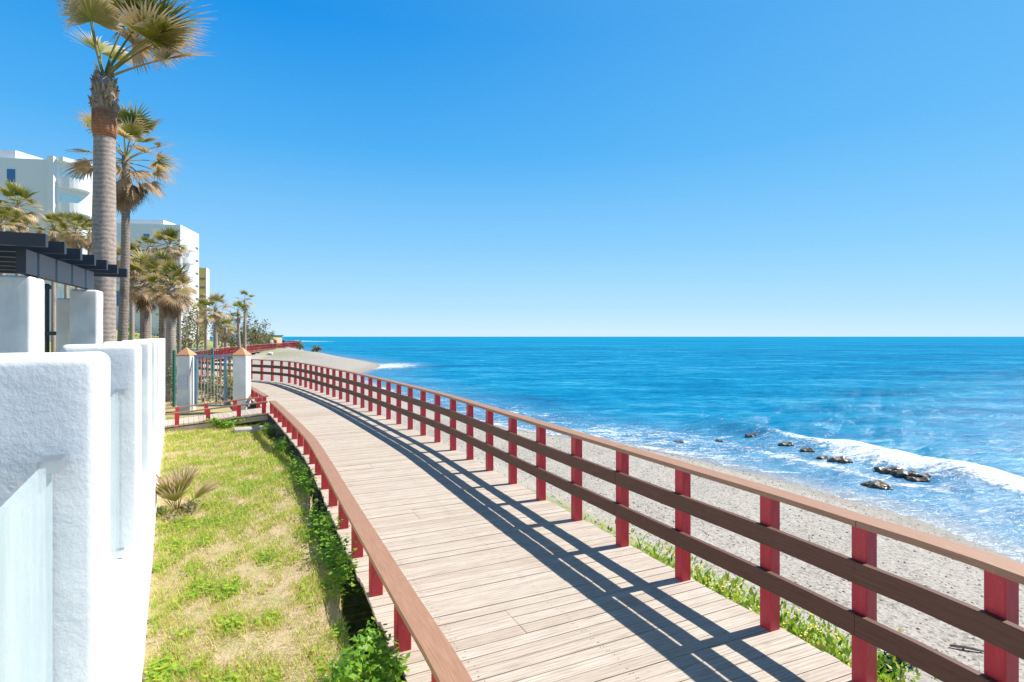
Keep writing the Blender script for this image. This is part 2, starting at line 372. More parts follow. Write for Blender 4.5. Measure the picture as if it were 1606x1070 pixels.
sheet('lawn',isl,GX,GY,GZ,lawnmat(),{'dry':np.clip(dry,0,1)})
sheet('beach',isb&(D>-30),GX,GY,GZ,beachmat(),{'shore':D,'veg':veg})
sheet('hillside',ish&(D>-30),GX,GY,GZ,hillmat(),{'shore':D})

# ------------------------------------------------------------------ sea
SX,SY=polar(520,4,30000,np.radians(np.linspace(-75,110,900)))
sd=shore_d(SX,SY)
rad=np.hypot(SX,SY); fade=np.exp(-rad/90)
nrm=wob(SX,SY,.25,31)
br=[tuple(onz(x,y,-1.5))[:2] for x,y in ((1130,664),(1190,680),(1280,700),(1350,717),(1440,733),(1530,748),(1606,766),(1750,800))]
bd=pdist(SX+.35*wob(SX,SY,.9,32),SY+.35*wob(SX,SY,1.1,33),np.array(br))
bside=np.where(-sd>pdist(np.array([br[3][0]]),np.array([br[3][1]]),shT)[0],1,-1)
ridge=np.exp(-(bd/.9)**2)
z=(.05*wob(SX,SY,1.1,34)+.035*wob(SX,SY,2.6,35)+.02*wob(SX,SY,6,36)+.05*np.sin(-sd*.75+nrm*1.5))*fade*sm(-.2,-3,sd)+.25*ridge*(1+.35*wob(SX,SY,1.3,37))*sm(0,-3,sd)
SZ=-1.5+z
alongR=sm(21.5,16,SY)           # the breaker builds towards the right
foam=np.exp(-(bd/(.38+.75*alongR))**2)*(.36+.72*alongR)*(1+.22*wob(SX,SY,1.7,44))
bd2=pdist(SX,SY,np.array([tuple(onz(x,y,-1.5))[:2] for x,y in ((1200,712),(1280,727),(1350,744),(1440,762),(1480,768))]))
foam=np.maximum(foam,.75*np.exp(-(bd2/.35)**2))
dd=-sd
surf=sm(0,.4,dd)*sm(8,2.0,dd)*.50*sm(70,20,SY)
foam=np.maximum(foam,surf+.12*wob(SX,SY,.8,40)*surf)
foam=np.maximum(foam,.72*np.exp(-((dd-.35)/.35)**2)*sm(12,18,SY)*sm(70,40,SY))
mid=np.exp(-(((SX-2.5)/6)**2+((SY-20.5)/2.6)**2)); foam=np.maximum(foam,.68*mid*sm(0,.6,dd))
tip=np.exp(-(((SX+15)/4.5)**2+((SY-68)/9)**2)); foam=np.maximum(foam,.85*tip)
for (x0,x1,y0) in ((449,467,534.6),(477,496,535.6)):
    p0=onz(x0,y0,-1.5); p1=onz(x1,y0,-1.5); q=pdist(SX,SY,np.array([tuple(p0)[:2],tuple(p1)[:2]])); foam=np.maximum(foam,1.0*np.exp(-(q/16)**2))
def seamat():
    m,nt,b=M('sea_water',(.0,.12,.3),.22); v=coords(nt,'Object'); 
    vs=coords(nt,'Object',(.28,1,1))
    n1=noisef(nt,vs,.035,5,.6,.5); n2=noisef(nt,vs,.35,6,.65,.3); n3=noisef(nt,coords(nt,'Object',(.5,1.1,1)),1.7,6,.7)
    geo=nt.nodes.new('ShaderNodeNewGeometry'); sep=nt.nodes.new('ShaderNodeSeparateXYZ'); L(nt,geo.outputs['Position'],sep.inputs[0])
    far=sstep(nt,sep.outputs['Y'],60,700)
    c=ramp(nt,n1,[(.34,(.0,.11,.25)),(.46,(.0,.18,.36)),(.56,(.0,.25,.42)),(.67,(.03,.33,.48))])
    nn=math_(nt,'ADD',math_(nt,'MULTIPLY',n2,.55),math_(nt,'MULTIPLY',n3,.45))
    d=ramp(nt,nn,[(.37,(.0,.05,.15)),(.45,(.0,.13,.30)),(.54,(.005,.23,.42)),(.64,(.10,.36,.52)),(.76,(.32,.50,.60))])
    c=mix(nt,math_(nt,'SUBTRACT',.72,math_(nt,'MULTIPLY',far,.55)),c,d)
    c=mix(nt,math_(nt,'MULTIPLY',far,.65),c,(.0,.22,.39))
    shd=attr(nt,'shore')
    shal=math_(nt,'SUBTRACT',1.0,sstep(nt,math_(nt,'MULTIPLY',shd,-1.0),.0,9.0))
    c=mix(nt,math_(nt,'MULTIPLY',shal,.5),c,(.12,.25,.38))
    f=attr(nt,'foam'); lac=noisef(nt,coords(nt,'Object',(.55,1.15,1)),2.8,9,.75,.9); lac2=noisef(nt,v,12,5,.7)
    l=math_(nt,'ADD',math_(nt,'MULTIPLY',lac,.62),math_(nt,'MULTIPLY',lac2,.38)); l=math_(nt,'ADD',math_(nt,'MULTIPLY',math_(nt,'SUBTRACT',l,.5),2.4),.5)
    t=math_(nt,'ADD',math_(nt,'MULTIPLY',f,.62),l)
    mk=math_(nt,'MULTIPLY',sstep(nt,t,.78,1.10),.95)
    sand=math_(nt,'SUBTRACT',1.0,sstep(nt,math_(nt,'MULTIPLY',shd,-1.0),.0,1.3))
    c=mix(nt,math_(nt,'MULTIPLY',sand,.6),c,(.36,.33,.29))
    c=mix(nt,mk,c,(.82,.86,.90))
    L(nt,c,b.inputs['Base Color']); b.inputs['IOR'].default_value=1.10; b.inputs['Specular IOR Level'].default_value=.12
    rr=nt.nodes.new('ShaderNodeMapRange'); L(nt,mk,rr.inputs[0]); rr.inputs[3].default_value=.2; rr.inputs[4].default_value=.9; L(nt,rr.outputs[0],b.inputs['Roughness'])
    hh=math_(nt,'ADD',n3,math_(nt,'MULTIPLY',noisef(nt,coords(nt,'Object',(.6,1.2,1)),6,5,.6),.35)); hh=math_(nt,'ADD',hh,math_(nt,'MULTIPLY',mk,.15))
    bn=bump(nt,b,hh,.6,.25)
    df=nt.nodes.new('ShaderNodeBsdfDiffuse'); L(nt,c,df.inputs['Color']); L(nt,bn.outputs[0],df.inputs['Normal'])
    gs=nt.nodes.new('ShaderNodeBsdfGlossy'); gs.inputs['Roughness'].default_value=.18; L(nt,bn.outputs[0],gs.inputs['Normal'])
    ms=nt.nodes.new('ShaderNodeMixShader'); L(nt,math_(nt,'SUBTRACT',.07,math_(nt,'MULTIPLY',mk,.07)),ms.inputs[0]); L(nt,df.outputs[0],ms.inputs[1]); L(nt,gs.outputs[0],ms.inputs[2])
    L(nt,ms.outputs[0],nt.nodes['Material Output'].inputs['Surface']); return m
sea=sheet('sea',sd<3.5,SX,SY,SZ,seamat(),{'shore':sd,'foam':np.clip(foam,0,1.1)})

# ------------------------------------------------------------------ boardwalk
bw=thing('boardwalk','weathered timber boardwalk curving along the pebble beach to the far headland','boardwalk',(0,5,0))
dk=MB(); s=.4; k=0
SEND=cum[-1]-1.0
while s<SEND:
    w=.118; p,d=rpt(s+w/2); n=Vector((-d.y,d.x)); ang=math.atan2(n.y,n.x)
    a0=-.07+random.uniform(-.012,.006); a1=W+.07+random.uniform(-.006,.014)
    tint=random.random()**2; cuts=[a0,a1]
    if k%23 in (5,6,7): cuts=[a0,1.62,a1]
    if k%31 in (14,15,16): cuts=[a0,.85,a1]
    for c0,c1 in zip(cuts[:-1],cuts[1:]):
        c0+=.002; c1-=.002
        zj=random.uniform(-.0015,.0015)
        pa,da=edge(s+.001,0); pb,db=edge(s+w-random.choice((.002,.0035,.005,.0085)),0)
        na=Vector((-da.y,da.x)); nb=Vector((-db.y,db.x))
        q=[pa+na*c0,pb+nb*c0,pb+nb*c1,pa+na*c1]
        pc,_=edge(s-.0005,0); pd_,_=edge(s+w-.0012,0)
        vs=[(x.x,x.y,zj-.032) for x in (pc+na*c0,pd_+nb*c0,pd_+nb*c1,pc+na*c1)]+[(x.x,x.y,zj) for x in q]
        r=random.uniform(0,50); uvb=[(c0+r,0+k*.37),(c0+r,w+k*.37),(c1+r,w+k*.37),(c1+r,k*.37)]
        dk.add(vs,[(0,1,2,3)[::-1],(4,5,6,7),(0,4,7,3)[::-1][::-1],(1,2,6,5),(0,1,5,4),(2,3,7,6)],tint,uvb+uvb)
    s+=w; k+=1
dko=dk.build('deck',m_deck,bw)
NL=MB()
for i in range(130):
    sv=.4+.118*(i+10)
    for off in (.35,W/2,W-.35,.37,W/2+.02,W-.33):
        for dv in (.03,.088):
            if random.random()<.25: continue
            p,d=edge(sv+dv,off+random.uniform(-.012,.012)); r_=.0042
            NL.add([(p.x+r_*math.cos(q),p.y+r_*math.sin(q),.0022) for q in (0,1.57,3.14,4.71)],[(0,1,2,3)])
nl=NL.build('nail_heads',M('rusty_nail',(.09,.05,.035),.6,Metallic=.6)[0],bw); nl['kind']='stuff'
# joists under the deck
def sweep(mb, ss, off, wd, z0, z1, a=0.0, gap=0.0):
    """rectangular board swept through stations ss, off metres left of post line"""
    vs=[];fs=[];uv=[]
    for i,sv in enumerate(ss):
        g=0
        if gap and i==0: g=gap
        if gap and i==len(ss)-1: g=-gap
        p,d=edge(sv+g,off); n=Vector((-d.y,d.x)); a_=p-n*wd/2; b_=p+n*wd/2
        vs+=[(a_.x,a_.y,z0),(b_.x,b_.y,z0),(b_.x,b_.y,z1),(a_.x,a_.y,z1)]; uv+=[(sv,0),(sv,wd),(sv,wd+z1-z0),(sv,2*wd+z1-z0)]
        if i:
            o=(i-1)*4
            for k in range(4): fs.append((o+k,o+(k+1)%4,o+4+(k+1)%4,o+4+k)[::-1])
    n=len(ss)-1; fs+=[(0,1,2,3),(n*4+3,n*4+2,n*4+1,n*4)]
    mb.add(vs,fs,a,uv)
js=MB()
for off in (.35,W/2,W-.35): sweep(js,list(np.arange(.5,SEND,.8)),off,.09,-.20,-.034)
js.build('joist',m_board,bw)

def postmesh(name,h,w=.098,z0=0.0):
    b_=MB(); c=.006; hw=w/2
    ring=[(-hw+c,-hw),(hw-c,-hw),(hw,-hw+c),(hw,hw-c),(hw-c,hw),(-hw+c,hw),(-hw,hw-c),(-hw,-hw+c)]
    b_.prism(ring,z0,h); return b_.mesh(name,m_red)
def stations(s_from,s_to):
    a_=[S0-.885,S0-.885-.70,S0-.885-1.40]+[S0-.885-1.40-.8*i for i in range(1,12)]+[S0+SP*i for i in range(0,400)]
    return sorted(x for x in a_ if s_from<=x<=s_to)
def railing(name,label,ss,off,hpost,pm,caps,boards,grp=None):
    p0,_=edge(ss[0],off); root=thing(name,label,'railing',(p0.x,p0.y,0),grp)
    ss_n=ss[:99]; rest=ss[99:]
    for sv in ss_n:
        p,d=edge(sv,off); o=bpy.data.objects.new('post',pm); col.objects.link(o); o.parent=root
        o.location=(p.x-p0.x,p.y-p0.y,0); o.rotation_euler=(0,0,math.atan2(d.y,d.x))
    if rest:
        mb=MB()
        for sv in rest:
            p,d=edge(sv,off); mb.box((p.x,p.y,hpost/2),(.098,.098,hpost),math.atan2(d.y,d.x))
        o=mb.build('post',m_red,root); o['kind']='stuff'
    for nm,lst,mt in (('cap_rail',caps,m_cap),('side_board',boards,m_board)):
        for (of,wd,z0,z1) in lst:
            mb=MB(); step=3; i=0
            while i<len(ss)-1:
                j=min(i+step,len(ss)-1); e0=ss[i]-(.12 if i==0 else 0); e1=ss[j]+(.12 if j==len(ss)-1 else 0)
                n=max(2,int((e1-e0)/.3)+1)
                sweep(mb,list(np.linspace(e0,e1,n)),of+random.uniform(-.0015,.0015),wd,z0+random.uniform(-.001,.001),z1+random.uniform(-.0015,.0015),gap=.0015); i=j
            mb.build(nm,mt,root)
    return root
pm_hi=postmesh('post_tall',.955); pm_lo=postmesh('post_low',.302)
sB0=S0+ (np.hypot(*(np.array([-4.55,16.55])-np.array([1.48,4.807]))))    # where the side ramp leaves
all_hi=stations(.6,SEND-.5)
railing('seaside_railing','tall red post railing with brown boards on the sea side of the boardwalk','' or all_hi,0,.955,pm_hi,[(.0,.155,.956,.994)],[(.07,.038,.305,.432),(.07,.038,.618,.748)])
sA=[s for s in stations(.6,SEND) if s<sB0-.1]; sC=[s for s in stations(.6,SEND-.5) if s>sB0+1.45]
lo_caps=[(W+.0-.02,.155,.303,.342)]
railing('low_kerb_rail','low red kerb rail with flat brown cap beside the lawn on the near boardwalk',sA,W,.302,pm_lo,lo_caps,[])
railing('low_kerb_rail','low red kerb rail beyond the side ramp, running on behind the white gate',sC,W,.302,pm_lo,lo_caps,[])

# side ramp to the gate
A,dA=edge(sB0,W+.07); B,dB=edge(sB0+1.5,W+.07); nL=Vector((-dA.y,dA.x)); LR=2.85
ramp_t=thing('side_ramp','short timber ramp with low red rails leading from the boardwalk to the white gate','ramp',(A.x,A.y,0))
mb=MB(); 
for i in range(24):
    t0=i*.118; t1=t0+.112; z0=-.22*t0/LR; z1=-.22*t1/LR; q=[]
    for (P,t,zz) in ((A,t0,z0),(A,t1,z1),(B,t1,z1),(B,t0,z0)): q.append((P.x+nL.x*t,P.y+nL.y*t,zz-.004))
    vs=[(x,y,zz-.03) for x,y,zz in q]+q
    mb.add(vs,[(0,1,2,3),(7,6,5,4),(0,4,5,1),(1,5,6,2),(2,6,7,3),(3,7,4,0)],random.random()**2,[(0,t0),(0,t1),(1.5,t1),(1.5,t0)]*2)
mb.build('deck',m_deck,ramp_t)
def ramp_rail(P,sgn):
    out=[]
    for i,t in enumerate((.1,.72,1.45,2.15,2.8)):
        z=-.22*t/LR; mb=MB(); mb.box((P.x+nL.x*t,P.y+nL.y*t,z-.05+.17),(.1,.1,.36),math.atan2(nL.y,nL.x)); mb.build('post',m_red,ramp_t)
    mb=MB(); p0=Vector((P.x,P.y,.30)); p1=Vector((P.x+nL.x*LR,P.y+nL.y*LR,.08)); 
    mid=(p0+p1)/2; ang=math.atan2(nL.y,nL.x); mb.box(mid,(LR,.085,.035),ang,tilt=Matrix.Rotation(math.atan2(.22,LR),3,'Y')); mb.build('cap_rail',m_cap,ramp_t)
    mb=MB(); mb.box(mid-Vector((0,0,.43)),(LR,.04,.13),ang,tilt=Matrix.Rotation(math.atan2(.22,LR),3,'Y')); mb.build('edge_board',m_deck,ramp_t)
ramp_rail(A+dA*.06,1); ramp_rail(B-dB*.06,-1)

# ------------------------------------------------------------------ garden wall with glass panels
wd=Vector((-.524,.8517)); wn=Vector((.8517,.524))      # along the wall, outward
def wl(Y): return Vector((-.185-.6135*Y,Y))
wall=thing('garden_wall','white stucco garden wall with square pillars and pale glass panels beside the lawn','wall',(-.2,0,-.35))
wang=math.atan2(wn.y,wn.x)
SPW=1.765; ys=[1.437+SPW*i for i in range(-2,9)]
PT=.36; PD=.30
for i,y in enumerate(ys):
    c=wl(y)-wn*PT/2+wd*PD/2
    ztop=2.055 if i<8 else 2.05
    V,Fs=rounded((c.x,c.y,(ztop-.6)/2),(PT,PD,ztop+.6),.030,.035 if 2<=i<=4 else .12,wang,.003,4,i)
    mb=MB(); mb.add(V,Fs); mb.build('pillar',m_stucco,wall,True)
# plinth
y0,y1=ys[0],ys[-1]; p0=wl(y0); p1=wl(y1)+wd*.02; c=(p0+p1)/2-wn*.127; LL=(p1-p0).length
V,Fs=rounded((c.x,c.y,.13),(.245,LL,1.46),.03,.09,wang,.006,3,3); mb=MB(); mb.add(V,Fs); mb.build('plinth',m_stucco,wall,True)
for i,y in enumerate(ys[:-1]):
    a=wl(y)+wd*(PD+.012)-wn*.10; b_=wl(ys[i+1])-wd*.012-wn*.10; c=(a+b_)/2; ln=(b_-a).length
    mb=MB(); mb.box((c.x,c.y,(.875+1.79)/2),(.014,ln,1.79-.875),wang); g=mb.build('glass_panel',m_glass,wall)
    for q in (a+wd*.05,b_-wd*.05):
        q=q+wn*.012; mb=MB(); mb.box((q.x,q.y,1.792),(.045,.075,.03),wang); mb.box((q.x,q.y,.89),(.034,.05,.04),wang); mb.build('clamp',m_steel,g)

# ------------------------------------------------------------------ pergola
PGd=Vector((-.38,.925)).normalized(); PGn=Vector((PGd.y,-PGd.x)); pang=math.atan2(PGn.y,PGn.x)
per=thing('pergola','dark slatted pergola on white pillars behind the garden wall','pergola',(-5.7,6.5,0))
def pg(px,Y): return Vector(((px-CX)/F*Y,Y))
cA=pg(48,6.3); cB=pg(153,8.2)     # near outer corners of the two pillars
for cnr,w_,t_ in ((cA,.30,.42),(cB,.34,.30)):
    c=cnr-PGn*w_/2+PGd*t_/2; V,Fs=rounded((c.x,c.y,1.3),(w_,t_,2.98),.035,.1,pang,.004,4,9); mb=MB(); mb.add(V,Fs); mb.build('pillar',m_render,per,True)
c=cB-PGn*.50+PGd*.55; V,Fs=rounded((c.x,c.y,1.25),(.26,.26,2.86),.03,.12,pang,.004,4,5); mb=MB(); mb.add(V,Fs); mb.build('pillar',m_render,per,True)
bs=cA-PGd*.12-PGn*.10; be=cB+PGd*.25-PGn*.10
c=(bs+be)/2; ln=(be-bs).length
mb=MB(); mb.box((c.x,c.y,2.94),(.09,ln,.27),pang); mb.build('beam',m_black,per)
for k in range(7):
    e=cA+PGd*(-.35+.56*k); 
    mb=MB(); out=.36; inn=2.8
    c=e+PGn*(out-inn)/2-PGn*.1; mb.box((c.x,c.y,3.15),(out+inn,.07,.14),pang); mb.build('rafter',m_black,per)
c2=cA-PGn*2.6+PGd*1.2
mb=MB(); mb.box((c2.x,c2.y,2.94),(.09,3.6,.27),pang); mb.build('beam',m_black,per)
for k in range(2):
    c=cA-PGn*2.62+PGd*(.2+2.2*k); mb=MB(); mb.box((c.x,c.y,1.3),(.3,.3,2.98),pang); mb.build('pillar',m_render,per)
for k in range(9):
    c=cA-PGn*(.5+.12*k+.25)-PGd*(.0); 
mb=MB()
for k in range(14):
    c=cA-PGn*(.35)+PGd*0; 
    mb.box((cA.x-.62*1,cA.y-.25,2.86+.0),(.001,.001,.001)) if False else None
sl_=cA-PGd*.25-PGn*1.25
for k in range(5): mb.box((sl_.x,sl_.y,2.79+.055*k),(1.9,.05,.03),pang)
mb.build('slat',m_black,per)
# thin lamp pole and lamp behind the pergola
lp=at(74,500,10.5); t=thing('garden_lamp','thin dark pole behind the white pergola pillar','pole',(lp.x,lp.y,.2))
mb=MB(); mb.tube([(lp.x,lp.y,.2),(lp.x,lp.y,3.0)],.035,8); mb.build('pole',m_black,t)
mb=MB(); mb.tube([(lp.x,lp.y,3.0),(lp.x,lp.y,3.06),(lp.x,lp.y,3.1)],[.06,.07,.02],8); mb.build('cap',m_black,t)
lq=at(91,518,10.5); tg=MB(); tg.tube([(lq.x,lq.y,.2),(lq.x,lq.y,2.1)],.03,8); tg.box((lq.x-.06,lq.y,2.16),(.34,.12,.07)); 
tag(tg.build('floodlight',m_black),'small black floodlight on a stub post between the pergola pillars','floodlight')

# ------------------------------------------------------------------ fan palms
def fan(mb, o, d, L1, rf, droop, age, nray=26, spread=105, wind=Vector((0,0,0)), wid=1.0, pet=.022):
    d=d.normalized(); pts=[]; p=Vector(o); dirv=Vector(d)
    for i in range(6):
        pts.append(p.copy()); dirv=(dirv+Vector((0,0,-droop*.10))+wind*.04).normalized(); p=p+dirv*L1/5
    mb.tube(pts,[pet*(1-.12*i) for i in range(6)],5,a=min(1,.25+age*.6),cap=False)
    c=pts[-1]; f=dirv; side=f.cross(Vector((0,0,1))); side=side.normalized() if side.length>.1 else Vector((1,0,0))
    side=(side+Vector((random.uniform(-.4,.4),random.uniform(-.4,.4),random.uniform(-.5,.5)))).normalized(); side=(side-f*side.dot(f)).normalized(); up=side.cross(f)
    for i in range(nray):
        th=R(-spread+2*spread*i/(nray-1)+random.uniform(-2,2)); r=rf*(.72+.28*math.cos(th*.8))*random.uniform(.9,1.08)
        rd=(f*math.cos(th)+side*math.sin(th)+up*(.22*abs(math.sin(th))+random.uniform(-.04,.04))).normalized()
        q=c.copy(); dr=Vector(rd); V=[];A=[]; n=6
        tangential=(side*math.cos(th)-f*math.sin(th)).normalized()
        for k in range(n):
            t=k/(n-1); w=wid*rf*.055*(min(1,.15+t*2.6) if t<.4 else max(0,1-t)**1.25*1.75+.03)
            wv=tangential*w
            V+= [q-wv+up*w*.35, q+wv-up*w*.35]; a_=age+(t**1.6)*.55*(1.15-age*.6)
            A+=[a_,a_]; dr=(dr+Vector((0,0,-droop*(.10+.55*t*t)))+wind*(.15*t)).normalized(); q=q+dr*r/(n-1)
        mb.add(V,[(2*k,2*k+1,2*k+3,2*k+2) for k in range(n-1)],A)
def palm(label, base, hgt, r0, nf, L1, rf, seed, lean=(0,0), skirt=14, bark_=None, boot=0, wind=(0,0,0), group=None, nray=22, agef=(0,.45), elev=(-35,80), name='fan_palm', parts=None, wid=1.0):
    random.seed(seed); wind=Vector(wind); base=Vector(base)
    t=thing(name,label,'palm tree',base,group); top=base+Vector((lean[0],lean[1],hgt))
    n=16; pts=[base.lerp(top,i/n)+Vector((lean[0]*.35*math.sin(math.pi*i/n),0,0)) for i in range(n+1)]
    rr=[r0*(1.25-.0*i) if i==0 else r0*(1.12-.30*i/n)*(1+random.uniform(-.02,.02)) for i in range(n+1)]
    mb=MB(); mb.tube(pts,rr,14); mb.build('trunk',bark_ or m_bark,t,True)
    if boot:
        mb=MB(); bt=top-Vector((0,0,boot)); mb.tube([bt,bt+Vector((0,0,boot*.12)),bt+Vector((0,0,boot*.45))],[r0*.9,r0*1.0,r0*1.0],14); mb.build('boot',m_boot,t,True); mb=MB(); mb.tube([bt+Vector((0,0,boot*.44)),bt+Vector((0,0,boot*.7)),bt+Vector((0,0,boot*.9)),top+Vector((0,0,.1))],[r0*1.01,r0*.98,r0*.75,r0*.35],14); mb.build('fibre_sleeve',m_barkdark,t,True)
        mb=MB()
        for i in range(130):   # fibrous leaf bases
            a=random.uniform(0,6.28); zz=random.uniform(boot*.45,boot*1.08); fz=max(0,(zz/boot-.6))*.9; p=bt+Vector((math.cos(a)*r0*(.85-fz),math.sin(a)*r0*(.85-fz),zz))
            q=p+Vector((math.cos(a)*.085,math.sin(a)*.085,random.uniform(-.12,.24))); mb.tube([p,(p+q)/2+Vector((0,0,.03)),q],[.04,.03,.008],4,a=random.uniform(.6,1))
        mb.build('leaf_base',m_frond,t)
    mb=MB()
    if parts: 
        for (dx,dy,dz,l1,rf_,dr,ag) in parts:
            fan(mb,top,Vector((dx,dy,dz)),l1,rf_,dr,ag,nray+10,spread=100,wind=wind,wid=wid,pet=.03)
    for i in range(nf):
        az=i*2.39996+random.uniform(-.3,.3); fr=(i+.5)/nf; el=R(elev[1]+(elev[0]-elev[1])*fr+random.uniform(-10,10))
        dv=Vector((math.cos(az)*math.cos(el),math.sin(az)*math.cos(el),math.sin(el)))
        age=agef[0]+(agef[1]-agef[0])*fr+random.uniform(-.05,.12)
        fan(mb,top-Vector((0,0,.25*fr)),dv,L1*random.uniform(.8,1.15),rf*random.uniform(.8,1.1),.35+.5*fr,max(0,age),nray,wind=wind,wid=wid)
    mb.build('crown',m_frond,t)
    if skirt:
        mb=MB()
        for i in range(skirt):
            az=i*2.4+random.uniform(-.4,.4); el=R(random.uniform(-80,-50)); dv=Vector((math.cos(az)*math.cos(el),math.sin(az)*math.cos(el),math.sin(el)))
            fan(mb,top-Vector((0,0,.2+random.uniform(0,.5))),dv,L1*.6,rf*.8,.8,random.uniform(.5,.85),max(10,nray-8),spread=60,wid=wid)
        mb.build('dead_skirt',m_frond,t)
    return t
B1b=Vector((at(157.5,0,10.8).x,10.8,.2))
palm('tall fan palm with orange-brown boot and thick grey trunk, closest behind the pergola',B1b,6.92,.205,0,1.0,.9,11,lean=(.08,0),skirt=0,boot=1.15,wind=(1.2,0,-.05),nray=26,
     parts=[(-.28,-.1,1,1.25,1.0,.35,.0),(.12,.2,.9,.95,.85,1.3,.55),(.02,.2,1,1.15,.95,.2,.22),(.42,.0,1,1.35,1.0,.35,.05),(.8,-.2,.75,1.5,.95,.55,.25),(-.15,-.3,1,1.0,.9,.3,.35),(.5,.4,1,1.2,.9,.4,.3),(-.6,.5,.9,1.0,.8,.4,.2),(1,.2,.62,1.2,.95,.25,.42),(1,-.3,.85,1.25,1.0,.25,.3),(.7,.1,1,1.45,1.1,.3,.08)],wid=.8)
B2b=Vector((at(187,0,17).x,17,.2))
palm('slimmer tall fan palm with shaggy brown skirt, just behind the thick-trunked palm',B2b,7.4,.125,26,.95,.75,5,lean=(.2,0),skirt=26,wind=(.5,0,0),bark_=m_barkdark,agef=(.1,.75),elev=(-45,85))
def bz(px,Y): 
    x=(px-CX)/F*Y; return Vector((x,Y,gz(x,Y)-.05))
def pl(label,px,ytop,Y,r0,nf,L1,rf,seed,**kw):
    b_=bz(px,Y); top=H-(ytop-CY)/F*Y; return palm(label,b_,top-b_.z,r0,nf,L1,rf,seed,**kw)
G='fan palms in the grove beyond the garden wall'
pl('pale-trunked fan palm at the front right of the grove, bare sunlit trunk, dry tan fans',268,448,21,.17,22,.55,.62,21,group=G,agef=(.05,.6),skirt=18)
pl('dark-trunked shaggy palm left of the pale-trunked one in the grove',257,432,25,.2,24,.62,.68,22,group=G,bark_=m_barkdark,agef=(.1,.6),skirt=26)
pl('broad dry-headed palm with thick dark trunk right of the slim tall palm',227,436,23,.18,32,.66,.68,23,group=G,bark_=m_barkdark,agef=(.2,.6),skirt=16)
pl('green-topped palm standing tallest in the grove, behind the others',266,384,34,.2,26,.65,.7,24,group=G,agef=(0,.55),skirt=12)
pl('thin palm with a narrow trunk at the left of the grove',207,405,28,.11,22,.55,.62,25,group=G,agef=(.1,.75),skirt=12)
pl('small green palm peeking out between the grove and the white tower',234,388,38,.14,16,.55,.6,26,group=G,agef=(0,.35),skirt=4)
pl('slender dark palm at the right edge of the grove',281,452,30,.11,14,.5,.6,27,group=G,bark_=m_barkdark,agef=(.4,.9),skirt=12)
G2='fan palms in front of the large white block'
for i,(px,yt,Y,L1,rf,lb) in enumerate([(28,300,34,1.0,1.0,'large green palm left of centre before the large white block'),(4,325,30,.8,.8,'palm cut by the left edge of the view before the large white block'),(42,352,40,.8,.8,'small dark palm tucked under the large green palm'),
     (84,352,38,.85,.85,'first palm of the low row above the pergola'),(104,350,40,.95,.9,'second palm of the low row above the pergola'),(121,354,37,.9,.85,'third palm of the low row above the pergola'),(140,360,41,.8,.8,'palm half hidden behind the thick-trunked palm')]):
    pl(lb,px,yt+(22 if i<2 else 6),Y,.13,26,L1*.80,rf*.80,40+i,group=G2,agef=(.0,.55),skirt=10,nray=18)
G3='far palms beside the boardwalk'
pl('tall thin twin palm, the higher of the pair above the right gate pillar',384,470,62,.16,12,.7,.75,61,group=G3,agef=(0,.4),skirt=4,nray=14)
pl('tall thin twin palm, the lower leaning one of the pair above the gate pillar',378,487,60,.16,12,.7,.75,62,group=G3,agef=(0,.3),skirt=3,nray=14,lean=(-.3,0))
pl('bushy palm left of the ochre block',338,482,70,.25,24,1.2,1.2,63,group=G3,agef=(.2,.75),skirt=14,nray=14)
pl('small flat-topped palm on the slope below the white tower',323,488,55,.15,14,.8,.8,64,group=G3,agef=(0,.4),skirt=4,nray=14)
pl('short palm on the slope beside the flat-topped one',310,490,60,.12,12,.7,.75,65,group=G3,agef=(.1,.5),skirt=4,nray=14)
pl('rounded palm near the end of the slope path',354,514,66,.2,18,.8,.9,66,group=G3,agef=(.1,.6),skirt=6,nray=14)

# ------------------------------------------------------------------ buildings
def building(name,label,cat,poly,z0,z1,mat):
    t=thing(name,label,cat,(poly[0][0],poly[0][1],z0)); mb=MB(); mb.prism(poly,z0,z1); mb.build('wall',mat,t); return t
def facebox(mb,P,Q,u0,u1,z0,z1,dep,out=.0):   # box standing proud of face P->Q (outward = right of direction)
    P=Vector(P);Q=Vector(Q); d=(Q-P).normalized(); n=Vector((d.y,-d.x)); c=P+d*(u0+u1)/2+n*(out+dep/2)
    mb.box((c.x,c.y,(z0+z1)/2),(u1-u0,dep,z1-z0),math.atan2(d.y,d.x))
C=(-57.5,70.0); Dp=(-55.0,76.4); Ep=(-72,88); Fp=(-82,66.5)
zt=24.4
b1=building('apartment_block','large white apartment block with curved balconies, shaded end wall, top left','building',[Fp,C,Dp,Ep],0,zt,m_tower)
mb=MB(); mb.prism([(-80,69),(-63.2,70.6),(-62.5,74),(-78,74)],zt,zt+1.4); mb.build('roof_house',m_tower,b1)
mb=MB(); facebox(mb,Fp,C,24.0,24.7,0,zt+.35,.5); mb.build('corner_fin',m_tower,b1)
for (u,z) in ((19.2,22.3),(19.6,16.1)):
    mb=MB(); facebox(mb,Fp,C,u,u+.9,z-.9,z+.7,.05,.01); mb.build('window',m_win,b1)
dCD=(Vector(Dp)-Vector(C)).normalized(); nCD=Vector((dCD.y,-dCD.x))
